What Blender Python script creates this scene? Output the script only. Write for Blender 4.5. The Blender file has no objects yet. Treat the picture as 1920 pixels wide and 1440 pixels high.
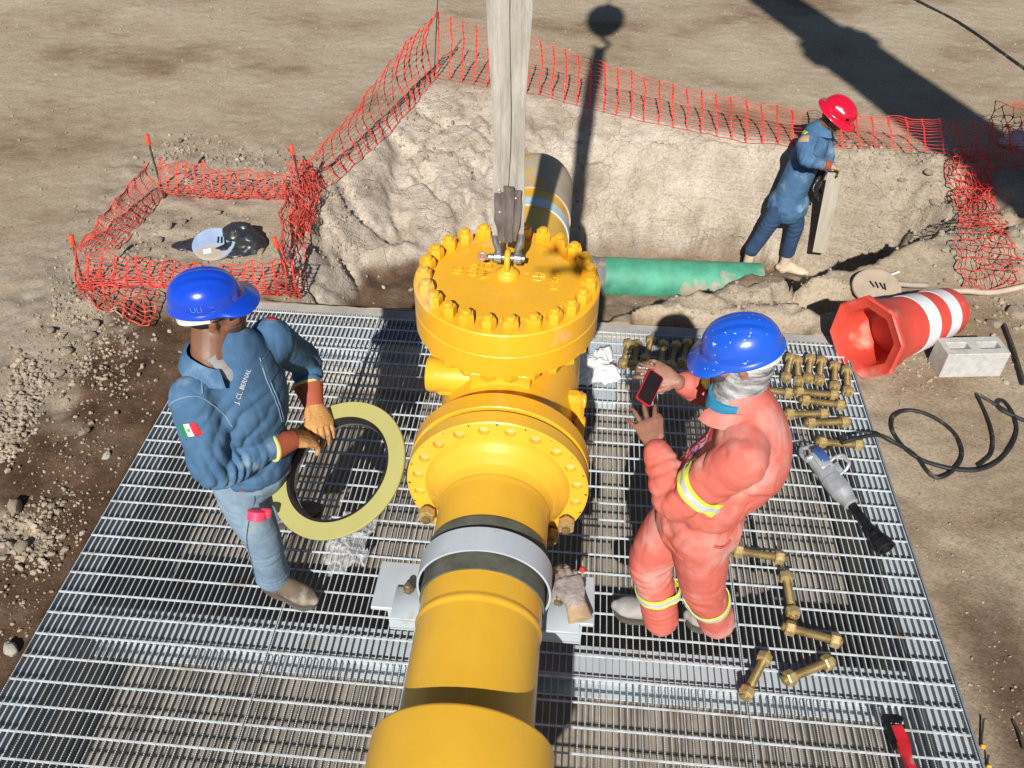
import bpy, math, random
import numpy as np
from mathutils import Vector, Matrix
from mathutils.bvhtree import BVHTree
from math import sin, cos, pi, radians

random.seed(7); RNG = np.random.default_rng(11)
SC = bpy.context.scene
COL = SC.collection

# ------------------------------------------------------------------ camera
CF, CA, CB, CC, CH = 1620.0, 0.07573, 0.71916, 0.0143, 3.41722
def _rot():
    a, b, c = CA, CB, CC
    Rz = np.array([[cos(a), sin(a), 0], [-sin(a), cos(a), 0], [0, 0, 1]])
    B = np.array([[1, 0, 0], [0, 0, -1], [0, 1, 0]])
    Rx = np.array([[1, 0, 0], [0, cos(b), -sin(b)], [0, sin(b), cos(b)]])
    Rr = np.array([[cos(c), -sin(c), 0], [sin(c), cos(c), 0], [0, 0, 1]])
    return Rr @ Rx @ B @ Rz
CR = _rot()
def at(px, py, z=0.0):
    "where the sight line through a photo pixel meets height z (used to read off real positions)"
    d = CR.T @ np.array([(px - 960) / CF, (py - 720) / CF, 1.0])
    t = (z - CH) / d[2]
    return Vector((d[0] * t, d[1] * t, CH + d[2] * t))
cam = bpy.data.objects.new('camera', bpy.data.cameras.new('camera')); COL.objects.link(cam)
Rb = np.diag([1, -1, -1]) @ CR
M4 = Matrix([list(Rb.T[i]) + [0] for i in range(3)] + [[0, 0, 0, 1]])
cam.matrix_world = Matrix.Translation((0, 0, CH)) @ M4
cam.data.sensor_width = 36; cam.data.lens = 36 * CF / 1920
cam.data.clip_start = 0.02; cam.data.clip_end = 1000
SC.camera = cam

# ------------------------------------------------------------------ sky, sun, exposure
SUNV = Vector((0.085, 1.36, -1.0)).normalized()          # the way the light travels
ELEV = math.asin(-SUNV.z)
W = bpy.data.worlds.new('World'); SC.world = W; W.use_nodes = True
wn = W.node_tree.nodes; wl = W.node_tree.links
bg = wn['Background']; sky = wn.new('ShaderNodeTexSky'); sky.sky_type = 'NISHITA'; sky.sun_disc = False
sky.sun_elevation = ELEV; sky.sun_rotation = math.atan2(-SUNV.x, -SUNV.y); sky.altitude = 1800; sky.dust_density = 1.0
wl.new(sky.outputs[0], bg.inputs[0]); bg.inputs[1].default_value = 0.05
sl = bpy.data.lights.new('sun', 'SUN'); sl.energy = 5.0; sl.angle = radians(0.6); sl.color = (1.0, 0.955, 0.89)
so = bpy.data.objects.new('sun', sl); COL.objects.link(so); so.rotation_euler = SUNV.to_track_quat('-Z', 'Y').to_euler()
SC.view_settings.view_transform = 'Standard'; SC.view_settings.look = 'None'
SC.view_settings.gamma = 1; SC.view_settings.exposure = 0.3; SC.view_settings.use_curve_mapping = False

# ------------------------------------------------------------------ noise
_perm = RNG.permutation(512); _grad = RNG.normal(size=(512, 3)); _grad /= np.linalg.norm(_grad, axis=1)[:, None]
def pn(P):
    P = np.asarray(P, float); I = np.floor(P).astype(int); F = P - I; U = F * F * F * (F * (F * 6 - 15) + 10)
    out = 0
    for dx in (0, 1):
        for dy in (0, 1):
            for dz in (0, 1):
                h = _perm[(_perm[(_perm[(I[:, 0] + dx) & 511] + I[:, 1] + dy) & 511] + I[:, 2] + dz) & 511]
                g = _grad[h]; D = F - [dx, dy, dz]
                w = (U[:, 0] if dx else 1 - U[:, 0]) * (U[:, 1] if dy else 1 - U[:, 1]) * (U[:, 2] if dz else 1 - U[:, 2])
                out = out + w * (g * D).sum(1)
    return out * 1.5
def fbm(P, o=4, ridged=False):
    s = 0; a = 1.0; P = np.asarray(P, float)
    for i in range(o):
        n = pn(P * 2 ** i + 17.3 * i)
        s = s + a * ((1 - 2 * np.abs(n)) if ridged else n); a *= .5
    return s

# ------------------------------------------------------------------ materials
MATS = {}
def mat(name, col, rough=.6, metal=0., var=.12, vscale=6., bump=0., bscale=40., col2=None, detail=6, coat=0., spots=None, spec=.5, trans=0., stretch=None, sss=0., alpha=1., rvar=.15):
    m = bpy.data.materials.new(name); m.use_nodes = True; MATS[name] = m
    N = m.node_tree.nodes; L = m.node_tree.links; b = N['Principled BSDF']
    b.inputs['Roughness'].default_value = rough; b.inputs['Metallic'].default_value = metal
    b.inputs['Specular IOR Level'].default_value = spec; b.inputs['Coat Weight'].default_value = coat
    b.inputs['Transmission Weight'].default_value = trans; b.inputs['Alpha'].default_value = alpha
    if sss: b.inputs['Subsurface Weight'].default_value = sss; b.inputs['Subsurface Radius'].default_value = (.01, .004, .002)
    tc = N.new('ShaderNodeTexCoord'); src = tc.outputs['Object']
    if stretch:
        mp = N.new('ShaderNodeMapping'); mp.inputs['Scale'].default_value = stretch; L.new(src, mp.inputs[0]); src = mp.outputs[0]
    nz = N.new('ShaderNodeTexNoise'); nz.inputs['Scale'].default_value = vscale; nz.inputs['Detail'].default_value = detail; nz.inputs['Roughness'].default_value = .65
    L.new(src, nz.inputs['Vector'])
    cr = N.new('ShaderNodeValToRGB'); e = cr.color_ramp.elements
    c = np.array(col); c2 = np.array(col2) if col2 is not None else c * (1 - var * 2)
    e[0].position = .32; e[0].color = (*np.clip(c2, 0, 1), 1); e[1].position = .68; e[1].color = (*np.clip(c * (1 + (var if col2 is None else 0)), 0, 1), 1)
    L.new(nz.outputs[0], cr.inputs[0]); out = cr.outputs[0]
    if spots:   # (colour, scale, threshold, softness) flecks of dirt / paint that stay on the thing
        sc_, th, sf = spots[1:4]
        n2 = N.new('ShaderNodeTexNoise'); n2.inputs['Scale'].default_value = sc_; n2.inputs['Detail'].default_value = 5; L.new(src, n2.inputs['Vector'])
        r2 = N.new('ShaderNodeMapRange'); r2.inputs[1].default_value = th; r2.inputs[2].default_value = th + sf; L.new(n2.outputs[0], r2.inputs[0])
        mx = N.new('ShaderNodeMix'); mx.data_type = 'RGBA'; L.new(r2.outputs[0], mx.inputs[0]); L.new(out, mx.inputs[6]); mx.inputs[7].default_value = (*spots[0], 1); out = mx.outputs[2]
    L.new(out, b.inputs['Base Color'])
    if rvar:
        r3 = N.new('ShaderNodeMapRange'); r3.inputs[3].default_value = max(rough - rvar, .05); r3.inputs[4].default_value = min(rough + rvar, 1); L.new(nz.outputs[0], r3.inputs[0]); L.new(r3.outputs[0], b.inputs['Roughness'])
    if bump:
        n4 = N.new('ShaderNodeTexNoise'); n4.inputs['Scale'].default_value = bscale; n4.inputs['Detail'].default_value = 8; n4.inputs['Roughness'].default_value = .6; L.new(src, n4.inputs['Vector'])
        bp = N.new('ShaderNodeBump'); bp.inputs['Strength'].default_value = 1; bp.inputs['Distance'].default_value = bump; L.new(n4.outputs[0], bp.inputs['Height']); L.new(bp.outputs[0], b.inputs['Normal'])
    return m

mat('galv', (.19, .22, .245), .55, 0, .12, 25, 0, 60, spots=((.22, .17, .12), 5, .60, .15))  # bar steel darkened so the shade on the bar sides sits in its colour
mat('galv_bright', (.56, .60, .62), .5, 0, .14, 25, 0, 60, spots=((.34, .28, .21), 5, .60, .15))  # same steel paler: sunlight on rods and tooth tops put into the colour
mat('grey_paint', (.44, .49, .53), .45, 0, .06, 5, .0004, 50, spots=((.30, .26, .2), 7, .63, .15))
mat('yellow', (.76, .425, .032), .34, 0, .05, 3, .0008, 14, coat=.25, spots=((.62, .42, .2), 5, .66, .12), rvar=.1)
mat('yellow_valve', (.80, .41, .02), .36, 0, .05, 4, .0012, 45, coat=.2, spots=((.66, .48, .28), 4.5, .60, .14), rvar=.1)
mat('hole_mark', (.70, .45, .16), .7)
mat('rubber_grey', (.10, .10, .075), .8, 0, .2, 14, .001, 60)
mat('zinc', (.52, .385, .17), .42, .45, .2, 30, .0004, 200)
mat('steel_dark', (.12, .12, .125), .4, .7, .3, 30, .0008, 80)
mat('bolt_brown', (.20, .15, .09), .55, .3, .3, 40)
mat('shackle', (.33, .34, .36), .38, .75, .2, 30, .0006, 80)
mat('shackle_pin_end', (.42, .25, .24), .5, .3)
mat('webbing', (.48, .46, .41), .9, 0, .14, 5, .0015, 30, col2=(.28, .255, .21), stretch=(9, 9, .9), spots=((.17, .14, .11), 1.3, .60, .12))
mat('leather_sleeve', (.17, .145, .13), .8, 0, .3, 14, .003, 40, col2=(.07, .055, .05), stretch=(3, 3, .6))
mat('stitch', (.7, .68, .6), .8)
mat('concrete', (.42, .39, .34), .9, 0, .12, 6, .002, 60)
mat('concrete_floor', (.31, .265, .21), .95, 0, .14, 5, .003, 50, spots=((.2, .16, .12), 6, .62, .1))
mat('block', (.47, .46, .43), .95, 0, .1, 25, .003, 120)
mat('rock', (.37, .30, .22), .95, 0, .22, 9, .006, 35, rvar=0)
mat('rock_pale', (.58, .53, .45), .95, 0, .15, 9, .006, 35, rvar=0)
mat('net', (.75, .045, .028), .55, 0, .1, 8)
mat('net_dusty', (.66, .075, .05), .6, 0, .25, 12, spots=((.45, .3, .22), 9, .6, .1))
mat('rebar', (.10, .075, .06), .7, .4, .2, 30)
mat('orange_cap', (.85, .07, .03), .5)
mat('green_pipe', (.07, .33, .21), .6, 0, .15, 6, .001, 30, spots=((.37, .30, .23), 2.2, .60, .05))
mat('pipe_wrap', (.20, .19, .18), .8, 0, .2, 8, .002, 30, spots=((.35, .29, .23), 4, .52, .1))
mat('dust_wrap', (.52, .42, .31), .85, 0, .2, 3.5, .0015, 25, col2=(.38, .30, .22), spots=((.62, .38, .06), 3, .6, .05))
mat('band_blue', (.50, .60, .66), .5, 0, .08, 6)
mat('denim_jacket', (.088, .178, .30), .9, 0, .25, 7, .0018, 240, col2=(.045, .11, .21), spots=((.22, .31, .40), 7, .58, .15), spec=.2)
mat('denim_seam', (.17, .27, .38), .9)
mat('jeans_light', (.27, .37, .46), .9, 0, .2, 5, .0018, 220, col2=(.15, .225, .31), spots=((.40, .39, .34), 5, .56, .2), spec=.2)
mat('jeans_dark', (.045, .085, .17), .9, 0, .2, 6, .0018, 220, col2=(.025, .05, .10), spec=.2)
mat('shirt_grey', (.29, .29, .29), .9, 0, .1, 20)
mat('skin_brown', (.22, .105, .062), .5, 0, .15, 18, .0007, 160, sss=.1, col2=(.15, .068, .04))
mat('skin_mid', (.36, .175, .12), .5, 0, .12, 25, .001, 130, sss=.1, col2=(.25, .115, .08))
mat('beard', (.055, .030, .020), .7, 0, .3, 60, .002, 150)
mat('hair', (.012, .010, .009), .6, 0, .2, 60)
mat('helmet_blue', (.006, .055, .52), .22, 0, .05, 4, coat=.4, rvar=.06)
mat('helmet_scuffed', (.01, .085, .55), .3, 0, .06, 5, coat=.3, spots=((.42, .50, .64), 60, .66, .02))
mat('helmet_red', (.62, .006, .03), .22, 0, .05, 4, coat=.4, rvar=.06)
mat('white_plastic', (.66, .66, .64), .5, 0, .05, 10)
mat('emboss_blue', (.10, .20, .62), .3)
mat('black_plastic', (.012, .012, .013), .35, 0, .2, 10)
mat('lens', (.01, .01, .012), .08, 0, .05, 10)
mat('glove_tan', (.56, .30, .10), .8, 0, .15, 14, .002, 60, col2=(.42, .21, .07), spots=((.30, .16, .08), 9, .62, .12))
mat('glove_cuff', (.38, .09, .045), .85, 0, .15, 14, .0015, 80)
mat('glove_trim', (.62, .54, .16), .85, 0, .1, 14)
mat('glove_dusty', (.50, .36, .22), .85, 0, .2, 14, .002, 60, col2=(.36, .25, .16))
mat('glove_grey', (.40, .36, .33), .9, 0, .2, 14, .002, 60, col2=(.16, .13, .125))
mat('boot_brown', (.17, .12, .085), .85, 0, .2, 10, .002, 50, col2=(.10, .07, .05), spots=((.32, .28, .23), 8, .55, .12))
mat('boot_grey', (.38, .37, .35), .85, 0, .15, 10, .002, 50, col2=(.25, .24, .225))
mat('boot_dust', (.60, .48, .34), .9, 0, .12, 10, .002, 50)
mat('sole', (.10, .085, .07), .9)
mat('lace', (.45, .34, .22), .9)
mat('red_trim', (.6, .03, .03), .8)
mat('coral', (.63, .17, .13), .85, 0, .10, 4, .0018, 200, col2=(.54, .12, .09), spots=((.60, .34, .30), 4, .50, .2), spec=.2)
mat('coral_seam', (.55, .09, .07), .9)
mat('hivis', (.72, .92, .06), .6)
mat('silver_tape', (.62, .64, .66), .35, .25, .08, 20)
mat('green_strap', (.17, .36, .02), .7)
mat('blue_shirt', (.02, .25, .45), .85)
mat('gaiter', (.55, .55, .55), .9, 0, 0, 16, col2=(.02, .02, .02), stretch=(.6, .6, 3.2), bump=.002, bscale=20)
mat('mask_grey', (.06, .06, .065), .9, 0, .2, 20, .001, 60)
mat('ink_blue', (.03, .05, .35), .7)
mat('ink_white', (.70, .72, .74), .7)
mat('flag_green', (.01, .24, .08), .8); mat('flag_white', (.72, .72, .70), .8); mat('flag_red', (.55, .02, .04), .8); mat('flag_seal', (.30, .28, .18), .8)
mat('patch_tan', (.45, .30, .20), .8)
mat('ring_face', (.40, .375, .135), .55, 0, .03, 6, .0006, 60, rvar=.05)
mat('ring_inner', (.022, .017, .014), .45, 0, .2, 10)
mat('ring_steel', (.5, .5, .5), .25, .9)
mat('phone_glass', (.018, .012, .012), .12, 0, .1, 9)
mat('phone_red', (.45, .02, .04), .35)
mat('tape_pink', (.80, .05, .12), .4, 0, .05, 6)
mat('drum_red', (.66, .07, .045), .5, 0, .08, 4, .001, 20, spots=((.60, .32, .24), 5, .57, .15))
mat('drum_white', (.70, .70, .70), .5, 0, .06, 9, spots=((.5, .42, .36), 7, .62, .1))
mat('hose', (.022, .022, .022), .6, 0, .3, 12, spots=((.22, .18, .14), 12, .6, .2))
mat('alu', (.58, .60, .62), .3, .5, .12, 12, .001, 50)
mat('tool_blue', (.05, .10, .28), .4)
mat('black_iron', (.022, .022, .024), .45, .5, .3, 20, .0006, 80)
mat('wrench_red', (.55, .02, .03), .4, 0, .15, 12, .0008, 60, spots=((.3, .2, .17), 9, .63, .06))
mat('rag', (.78, .78, .76), .95, 0, .05, 20, .001, 60)
mat('wood', (.52, .47, .38), .85, 0, .18, 4, .001, 60, stretch=(6, 6, .5), col2=(.38, .34, .27))
mat('conduit', (.52, .42, .31), .7, 0, .1, 9)
mat('white_pvc', (.72, .71, .66), .6)
mat('disc_blue', (.34, .44, .62), .5, 0, .15, 6, spots=((.40, .34, .27), 3, .50, .12))
mat('disc_dust', (.44, .35, .26), .9, 0, .1, 8, spots=((.33, .40, .60), 2.4, .62, .06))
mat('label_white', (.75, .75, .73), .6)
mat('bag_black', (.03, .032, .036), .33, 0, .2, 20, .002, 30)
mat('marker_yellow', (.80, .40, .02), .5)
mat('drone_grey', (.10, .10, .11), .5)
mat('crane_paint', (.30, .28, .22), .5)
# clear film
mf = mat('film', (.9, .92, .95), .08, 0, 0, 10, spec=.9)
_n = mf.node_tree.nodes; _l = mf.node_tree.links; _o = _n['Material Output']; _p = _n['Principled BSDF']
_t = _n.new('ShaderNodeBsdfTransparent'); _m = _n.new('ShaderNodeMixShader'); _fr = _n.new('ShaderNodeLayerWeight'); _fr.inputs[0].default_value = .35
_mr = _n.new('ShaderNodeMapRange'); _mr.inputs[3].default_value = .16; _mr.inputs[4].default_value = .8
_l.new(_fr.outputs['Facing'], _mr.inputs[0]); _l.new(_mr.outputs[0], _m.inputs[0]); _l.new(_t.outputs[0], _m.inputs[1]); _l.new(_p.outputs[0], _m.inputs[2]); _l.new(_m.outputs[0], _o.inputs[0])

def ground_material():
    m = bpy.data.materials.new('soil'); m.use_nodes = True; MATS['soil'] = m
    N = m.node_tree.nodes; L = m.node_tree.links; b = N['Principled BSDF']; b.inputs['Roughness'].default_value = .95; b.inputs['Specular IOR Level'].default_value = .15
    tc = N.new('ShaderNodeTexCoord'); O = tc.outputs['Object']
    at_ = N.new('ShaderNodeAttribute'); at_.attribute_name = 'soil'; sp = N.new('ShaderNodeSeparateColor'); L.new(at_.outputs['Color'], sp.inputs[0])
    def noise(s, d=8, r=.6, vec=None):
        n = N.new('ShaderNodeTexNoise'); n.inputs['Scale'].default_value = s; n.inputs['Detail'].default_value = d; n.inputs['Roughness'].default_value = r; L.new(vec or O, n.inputs['Vector']); return n.outputs[0]
    def ramp(f, stops):
        c = N.new('ShaderNodeValToRGB'); c.color_ramp.elements[0].position = stops[0][0]; c.color_ramp.elements[0].color = (*stops[0][1], 1)
        c.color_ramp.elements[1].position = stops[-1][0]; c.color_ramp.elements[1].color = (*stops[-1][1], 1)
        for p, q in stops[1:-1]:
            e = c.color_ramp.elements.new(p); e.color = (*q, 1)
        L.new(f, c.inputs[0]); return c.outputs[0]
    def mix(f, a, c):
        x = N.new('ShaderNodeMix'); x.data_type = 'RGBA'; L.new(f, x.inputs[0]); L.new(a, x.inputs[6]); L.new(c, x.inputs[7]); return x.outputs[2]
    mp = N.new('ShaderNodeMapping'); mp.inputs['Scale'].default_value = (.7, .9, 1); mp.inputs['Rotation'].default_value = (0, 0, radians(12)); L.new(O, mp.inputs[0])
    tan = ramp(noise(.8, 12, .66, mp.outputs[0]), [(.35, (.24, .168, .105)), (.47, (.375, .295, .205)), (.62, (.445, .375, .275))])
    fine = ramp(noise(45, 10, .78), [(.34, (.45, .44, .42)), (.5, (.95, .95, .95)), (.68, (1.25, 1.25, 1.25))])
    mul = N.new('ShaderNodeMix'); mul.data_type = 'RGBA'; mul.blend_type = 'MULTIPLY'; mul.inputs[0].default_value = .75; 
    damp = ramp(noise(3.2, 9, .65), [(.3, (.062, .033, .019)), (.5, (.115, .068, .041)), (.7, (.20, .135, .090))])
    pale = ramp(noise(3.0, 9, .6), [(.3, (.36, .295, .225)), (.5, (.50, .425, .34)), (.72, (.60, .525, .44))])
    dusty = ramp(noise(5, 9, .6), [(.3, (.30, .245, .18)), (.7, (.42, .355, .27))])
    c = mix(sp.outputs[1], tan, pale); c = mix(sp.outputs[2], c, dusty); c = mix(sp.outputs[0], c, damp)
    L.new(c, mul.inputs[6]); L.new(fine, mul.inputs[7])
    # pale grit flecks
    v = N.new('ShaderNodeTexVoronoi'); v.inputs['Scale'].default_value = 38; L.new(O, v.inputs['Vector'])
    mr = N.new('ShaderNodeMapRange'); mr.inputs[1].default_value = .17; mr.inputs[2].default_value = .08; L.new(v.outputs['Distance'], mr.inputs[0])
    gm = N.new('ShaderNodeMath'); gm.operation = 'MULTIPLY'; sc2 = N.new('ShaderNodeMapRange'); sc2.inputs[1].default_value = .55; sc2.inputs[2].default_value = .75
    L.new(noise(4), sc2.inputs[0]); L.new(mr.outputs[0], gm.inputs[0]); L.new(sc2.outputs[0], gm.inputs[1])
    grit = N.new('ShaderNodeRGB'); grit.outputs[0].default_value = (.55, .49, .40, 1)
    c = mix(gm.outputs[0], mul.outputs[2], grit.outputs[0])
    L.new(c, b.inputs['Base Color'])
    b1 = N.new('ShaderNodeBump'); b1.inputs['Strength'].default_value = 1; b1.inputs['Distance'].default_value = .011
    b2 = N.new('ShaderNodeBump'); b2.inputs['Strength'].default_value = 1; b2.inputs['Distance'].default_value = .006
    b3 = N.new('ShaderNodeBump'); b3.inputs['Strength'].default_value = .8; b3.inputs['Distance'].default_value = .012
    L.new(noise(7, 10, .62), b1.inputs['Height']); L.new(noise(75, 8, .75), b2.inputs['Height']); L.new(gm.outputs[0], b3.inputs['Height'])
    nv = N.new('ShaderNodeTexNoise'); nv.inputs['Scale'].default_value = 3.0; nv.inputs['Detail'].default_value = 5; L.new(O, nv.inputs['Vector'])
    va = N.new('ShaderNodeVectorMath'); va.operation = 'MULTIPLY_ADD'; L.new(nv.outputs['Color'], va.inputs[0]); va.inputs[1].default_value = (.9, .9, .9); L.new(O, va.inputs[2])
    vc = N.new('ShaderNodeTexVoronoi'); vc.feature = 'DISTANCE_TO_EDGE'; vc.inputs['Scale'].default_value = 1.5; L.new(va.outputs[0], vc.inputs['Vector'])
    cm = N.new('ShaderNodeMapRange'); cm.inputs[1].default_value = 0; cm.inputs[2].default_value = .022; cm.inputs[4].default_value = .45; L.new(vc.outputs['Distance'], cm.inputs[0])
    ly = N.new('ShaderNodeMapping'); ly.inputs['Scale'].default_value = (1.2, 1.2, 9); L.new(O, ly.inputs[0]); ln = N.new('ShaderNodeTexNoise'); ln.inputs['Scale'].default_value = 2.2; ln.inputs['Detail'].default_value = 9; ln.inputs['Roughness'].default_value = .68; L.new(ly.outputs[0], ln.inputs['Vector'])
    ad = N.new('ShaderNodeMath'); ad.operation = 'MULTIPLY_ADD'; ad.inputs[1].default_value = 2.2; L.new(ln.outputs[0], ad.inputs[0]); L.new(cm.outputs[0], ad.inputs[2])
    b0 = N.new('ShaderNodeBump'); b0.inputs['Distance'].default_value = .013; L.new(ad.outputs[0], b0.inputs['Height']); L.new(sp.outputs[1], b0.inputs['Strength']); L.new(b0.outputs[0], b1.inputs['Normal'])
    L.new(b1.outputs[0], b2.inputs['Normal']); L.new(b2.outputs[0], b3.inputs['Normal']); L.new(b3.outputs[0], b.inputs['Normal'])
ground_material()
# fine thread lines for studs, weave for the webbing
def add_wave(name, scale, dist, axis):
    m = MATS[name]; N = m.node_tree.nodes; L = m.node_tree.links; b = N['Principled BSDF']
    tc = N.new('ShaderNodeTexCoord'); w = N.new('ShaderNodeTexWave'); w.bands_direction = axis; w.inputs['Scale'].default_value = scale; w.inputs['Distortion'].default_value = .3
    L.new(tc.outputs['Object'], w.inputs[0]); bp = N.new('ShaderNodeBump'); bp.inputs['Distance'].default_value = dist; L.new(w.outputs[0], bp.inputs['Height'])
    if b.inputs['Normal'].links: L.new(b.inputs['Normal'].links[0].from_socket, bp.inputs['Normal'])
    L.new(bp.outputs[0], b.inputs['Normal'])
mat('zinc_thread', (.42, .30, .12), .42, .5, .2, 30); add_wave('zinc_thread', 95, .0015, 'X')
add_wave('webbing', 60, .0012, 'X')
def cloth_bump(name, scale, dist):
    m = MATS[name]; N = m.node_tree.nodes; L = m.node_tree.links; b = N['Principled BSDF']
    tc = N.new('ShaderNodeTexCoord'); w = N.new('ShaderNodeTexNoise'); w.noise_type = 'RIDGED_MULTIFRACTAL'; w.inputs['Scale'].default_value = scale; w.inputs['Detail'].default_value = 3; w.inputs['Distortion'].default_value = .6; w.normalize = True
    L.new(tc.outputs['Object'], w.inputs['Vector']); bp = N.new('ShaderNodeBump'); bp.inputs['Distance'].default_value = dist; L.new(w.outputs[0], bp.inputs['Height'])
    if b.inputs['Normal'].links: L.new(b.inputs['Normal'].links[0].from_socket, bp.inputs['Normal'])
    L.new(bp.outputs[0], b.inputs['Normal'])
for n_, s_, d_ in (('denim_jacket', 7, .010), ('coral', 6, .009), ('jeans_light', 9, .006), ('jeans_dark', 9, .006), ('glove_tan', 25, .003), ('leather_sleeve', 20, .004)): cloth_bump(n_, s_, d_)

# ------------------------------------------------------------------ mesh helpers
def V(*a): return Vector(a if len(a) > 1 else a[0])
class MB:
    def __init__(s): s.v = []; s.f = []
    def add(s, vs, fs):
        k = len(s.v); s.v += [tuple(v) for v in vs]; s.f += [tuple(i + k for i in f) for f in fs]; return s
    def box(s, c, size, R=None, bev=0):
        x, y, z = [d / 2 for d in size]
        if bev:
            bv = min(bev, x * .9, y * .9, z * .9); pts = []
            # chamfered box: stack of 4 rings (octagonal)
            def ring(ax, ay, zz, b_): return [(-ax + b_, -ay, zz), (ax - b_, -ay, zz), (ax, -ay + b_, zz), (ax, ay - b_, zz), (ax - b_, ay, zz), (-ax + b_, ay, zz), (-ax, ay - b_, zz), (-ax, -ay + b_, zz)]
            for ax, ay, zz in ((x - bv, y - bv, -z), (x, y, -z + bv), (x, y, z - bv), (x - bv, y - bv, z)): pts += ring(ax, ay, zz, bv * .8)
            fs = [tuple(range(7, -1, -1)), tuple(range(24, 32))]
            for r in range(3):
                for i in range(8): j = (i + 1) % 8; fs.append((r * 8 + i, r * 8 + j, r * 8 + 8 + j, r * 8 + 8 + i))
        else:
            pts = [(sx * x, sy * y, sz * z) for sx in (-1, 1) for sy in (-1, 1) for sz in (-1, 1)]
            fs = [(0, 1, 3, 2), (4, 6, 7, 5), (0, 4, 5, 1), (2, 3, 7, 6), (0, 2, 6, 4), (1, 5, 7, 3)]
        M = R if R is not None else Matrix.Identity(3)
        return s.add([V(c) + M @ V(p) for p in pts], fs)
    def tube(s, pts, rad, n=12, up=None, cap=True, flat=None, closed=False):
        "sweep an ellipse along pts; rad: number, list of numbers or list of (a, b); up orients b"
        P = [V(p) for p in pts]; m = len(P)
        if not isinstance(rad, (list, tuple)): rad = [rad] * m
        rad = [(r, r) if not isinstance(r, (list, tuple)) else r for r in rad]
        vs = []; prev = None
        for i in range(m):
            if closed: t = P[(i + 1) % m] - P[i - 1]
            else: t = P[min(i + 1, m - 1)] - P[max(i - 1, 0)]
            if t.length < 1e-9: t = V(0, 0, 1)
            t.normalize()
            if up is not None: u = V(up[i] if isinstance(up, list) else up)
            elif prev is not None: u = prev
            else: u = V(0, 0, 1) if abs(t.z) < .9 else V(0, 1, 0)
            u = u - t * u.dot(t)
            if u.length < 1e-6: u = t.orthogonal()
            u.normalize(); prev = u; a = t.cross(u)
            for k in range(n):
                th = 2 * pi * k / n; vs.append(P[i] + a * cos(th) * rad[i][0] + u * sin(th) * rad[i][1])
        fs = []
        for i in range(m if closed else m - 1):
            for k in range(n):
                j = (k + 1) % n; i2 = (i + 1) % m; fs.append((i * n + k, i * n + j, i2 * n + j, i2 * n + k))
        if cap and not closed: fs += [tuple(range(n - 1, -1, -1)), tuple(range((m - 1) * n, m * n))]
        return s.add(vs, fs)
    def lathe(s, c, axis, prof, n=48, up=None, close=False):
        "prof: list of (distance along axis, radius)"
        q = [prof[0]]
        for (d0, r0), (d1, r1) in zip(prof[:-1], prof[1:]):      # holding loops, so long faces stay flat up to their edges
            l_ = math.hypot(d1 - d0, r1 - r0)
            if l_ > .03:
                for k_ in (.004 / l_, 1 - .004 / l_): q.append((d0 + (d1 - d0) * k_, r0 + (r1 - r0) * k_))
            q.append((d1, r1))
        if len(prof) > 4: prof = q
        t = V(axis).normalized(); u = V(up) if up is not None else t.orthogonal(); u = (u - t * u.dot(t)).normalized(); a = t.cross(u); vs = []
        for d, r in prof:
            for k in range(n):
                th = 2 * pi * k / n; vs.append(V(c) + t * d + (a * cos(th) + u * sin(th)) * max(r, 1e-4))
        m = len(prof); fs = []
        for i in range(m - 1 if not close else m):
            for k in range(n): j = (k + 1) % n; i2 = (i + 1) % m; fs.append((i * n + k, i * n + j, i2 * n + j, i2 * n + k))
        if not close: fs += [tuple(range(n - 1, -1, -1)), tuple(range((m - 1) * n, m * n))]
        return s.add(vs, fs)
    def prism(s, outline, z0, z1, M=None, o=(0, 0, 0)):
        n = len(outline); M = M if M is not None else Matrix.Identity(3)
        vs = [V(o) + M @ V((x, y, z0)) for x, y in outline] + [V(o) + M @ V((x, y, z1)) for x, y in outline]
        fs = [tuple(range(n - 1, -1, -1)), tuple(range(n, 2 * n))] + [(i, (i + 1) % n, n + (i + 1) % n, n + i) for i in range(n)]
        return s.add(vs, fs)
    def ell(s, c, r, R=None, n=14, m=9):
        M = R if R is not None else Matrix.Identity(3); vs = []; fs = []
        for i in range(m + 1):
            ph = pi * i / m
            for k in range(n): th = 2 * pi * k / n; vs.append(V(c) + M @ V((r[0] * sin(ph) * cos(th), r[1] * sin(ph) * sin(th), r[2] * cos(ph))))
        for i in range(m):
            for k in range(n): j = (k + 1) % n; fs.append((i * n + k, (i + 1) * n + k, (i + 1) * n + j, i * n + j))
        return s.add(vs, fs)
    def ball(s, c, r, n=12): return s.ell(c, (r, r, r), None, n, max(6, n // 2 + 1))
    def mesh(s, name='m', off=(0, 0, 0)):
        me = bpy.data.meshes.new(name); o = V(off); me.from_pydata([tuple(V(v) - o) for v in s.v], [], s.f); me.validate(); me.update(); return me
    def build(s, name, m, parent=None, smooth=None, loc=None):
        return link(name, s.mesh(name, loc if loc is not None else (world(parent) if parent else (0, 0, 0))), m, parent, smooth, loc)
def world(o):
    p = V(0, 0, 0)
    while o is not None: p = p + o.location; o = o.parent
    return p
def link(name, me, m, parent=None, smooth=None, loc=None):
    o = bpy.data.objects.new(name, me); COL.objects.link(o)
    if m: me.materials.append(MATS[m])
    if parent: o.parent = parent
    if loc is not None: o.location = V(loc) - (world(parent) if parent else V(0, 0, 0))
    if smooth is not None and len(me.polygons):
        if smooth >= 180: me.shade_smooth()
        else:
            me.shade_smooth(); me.set_sharp_from_angle(angle=radians(smooth))
    return o
def tag(o, label, cat, group=None, kind=None):
    if label: o['label'] = label
    if cat: o['category'] = cat
    if group: o['group'] = group
    if kind: o['kind'] = kind
    return o
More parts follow.
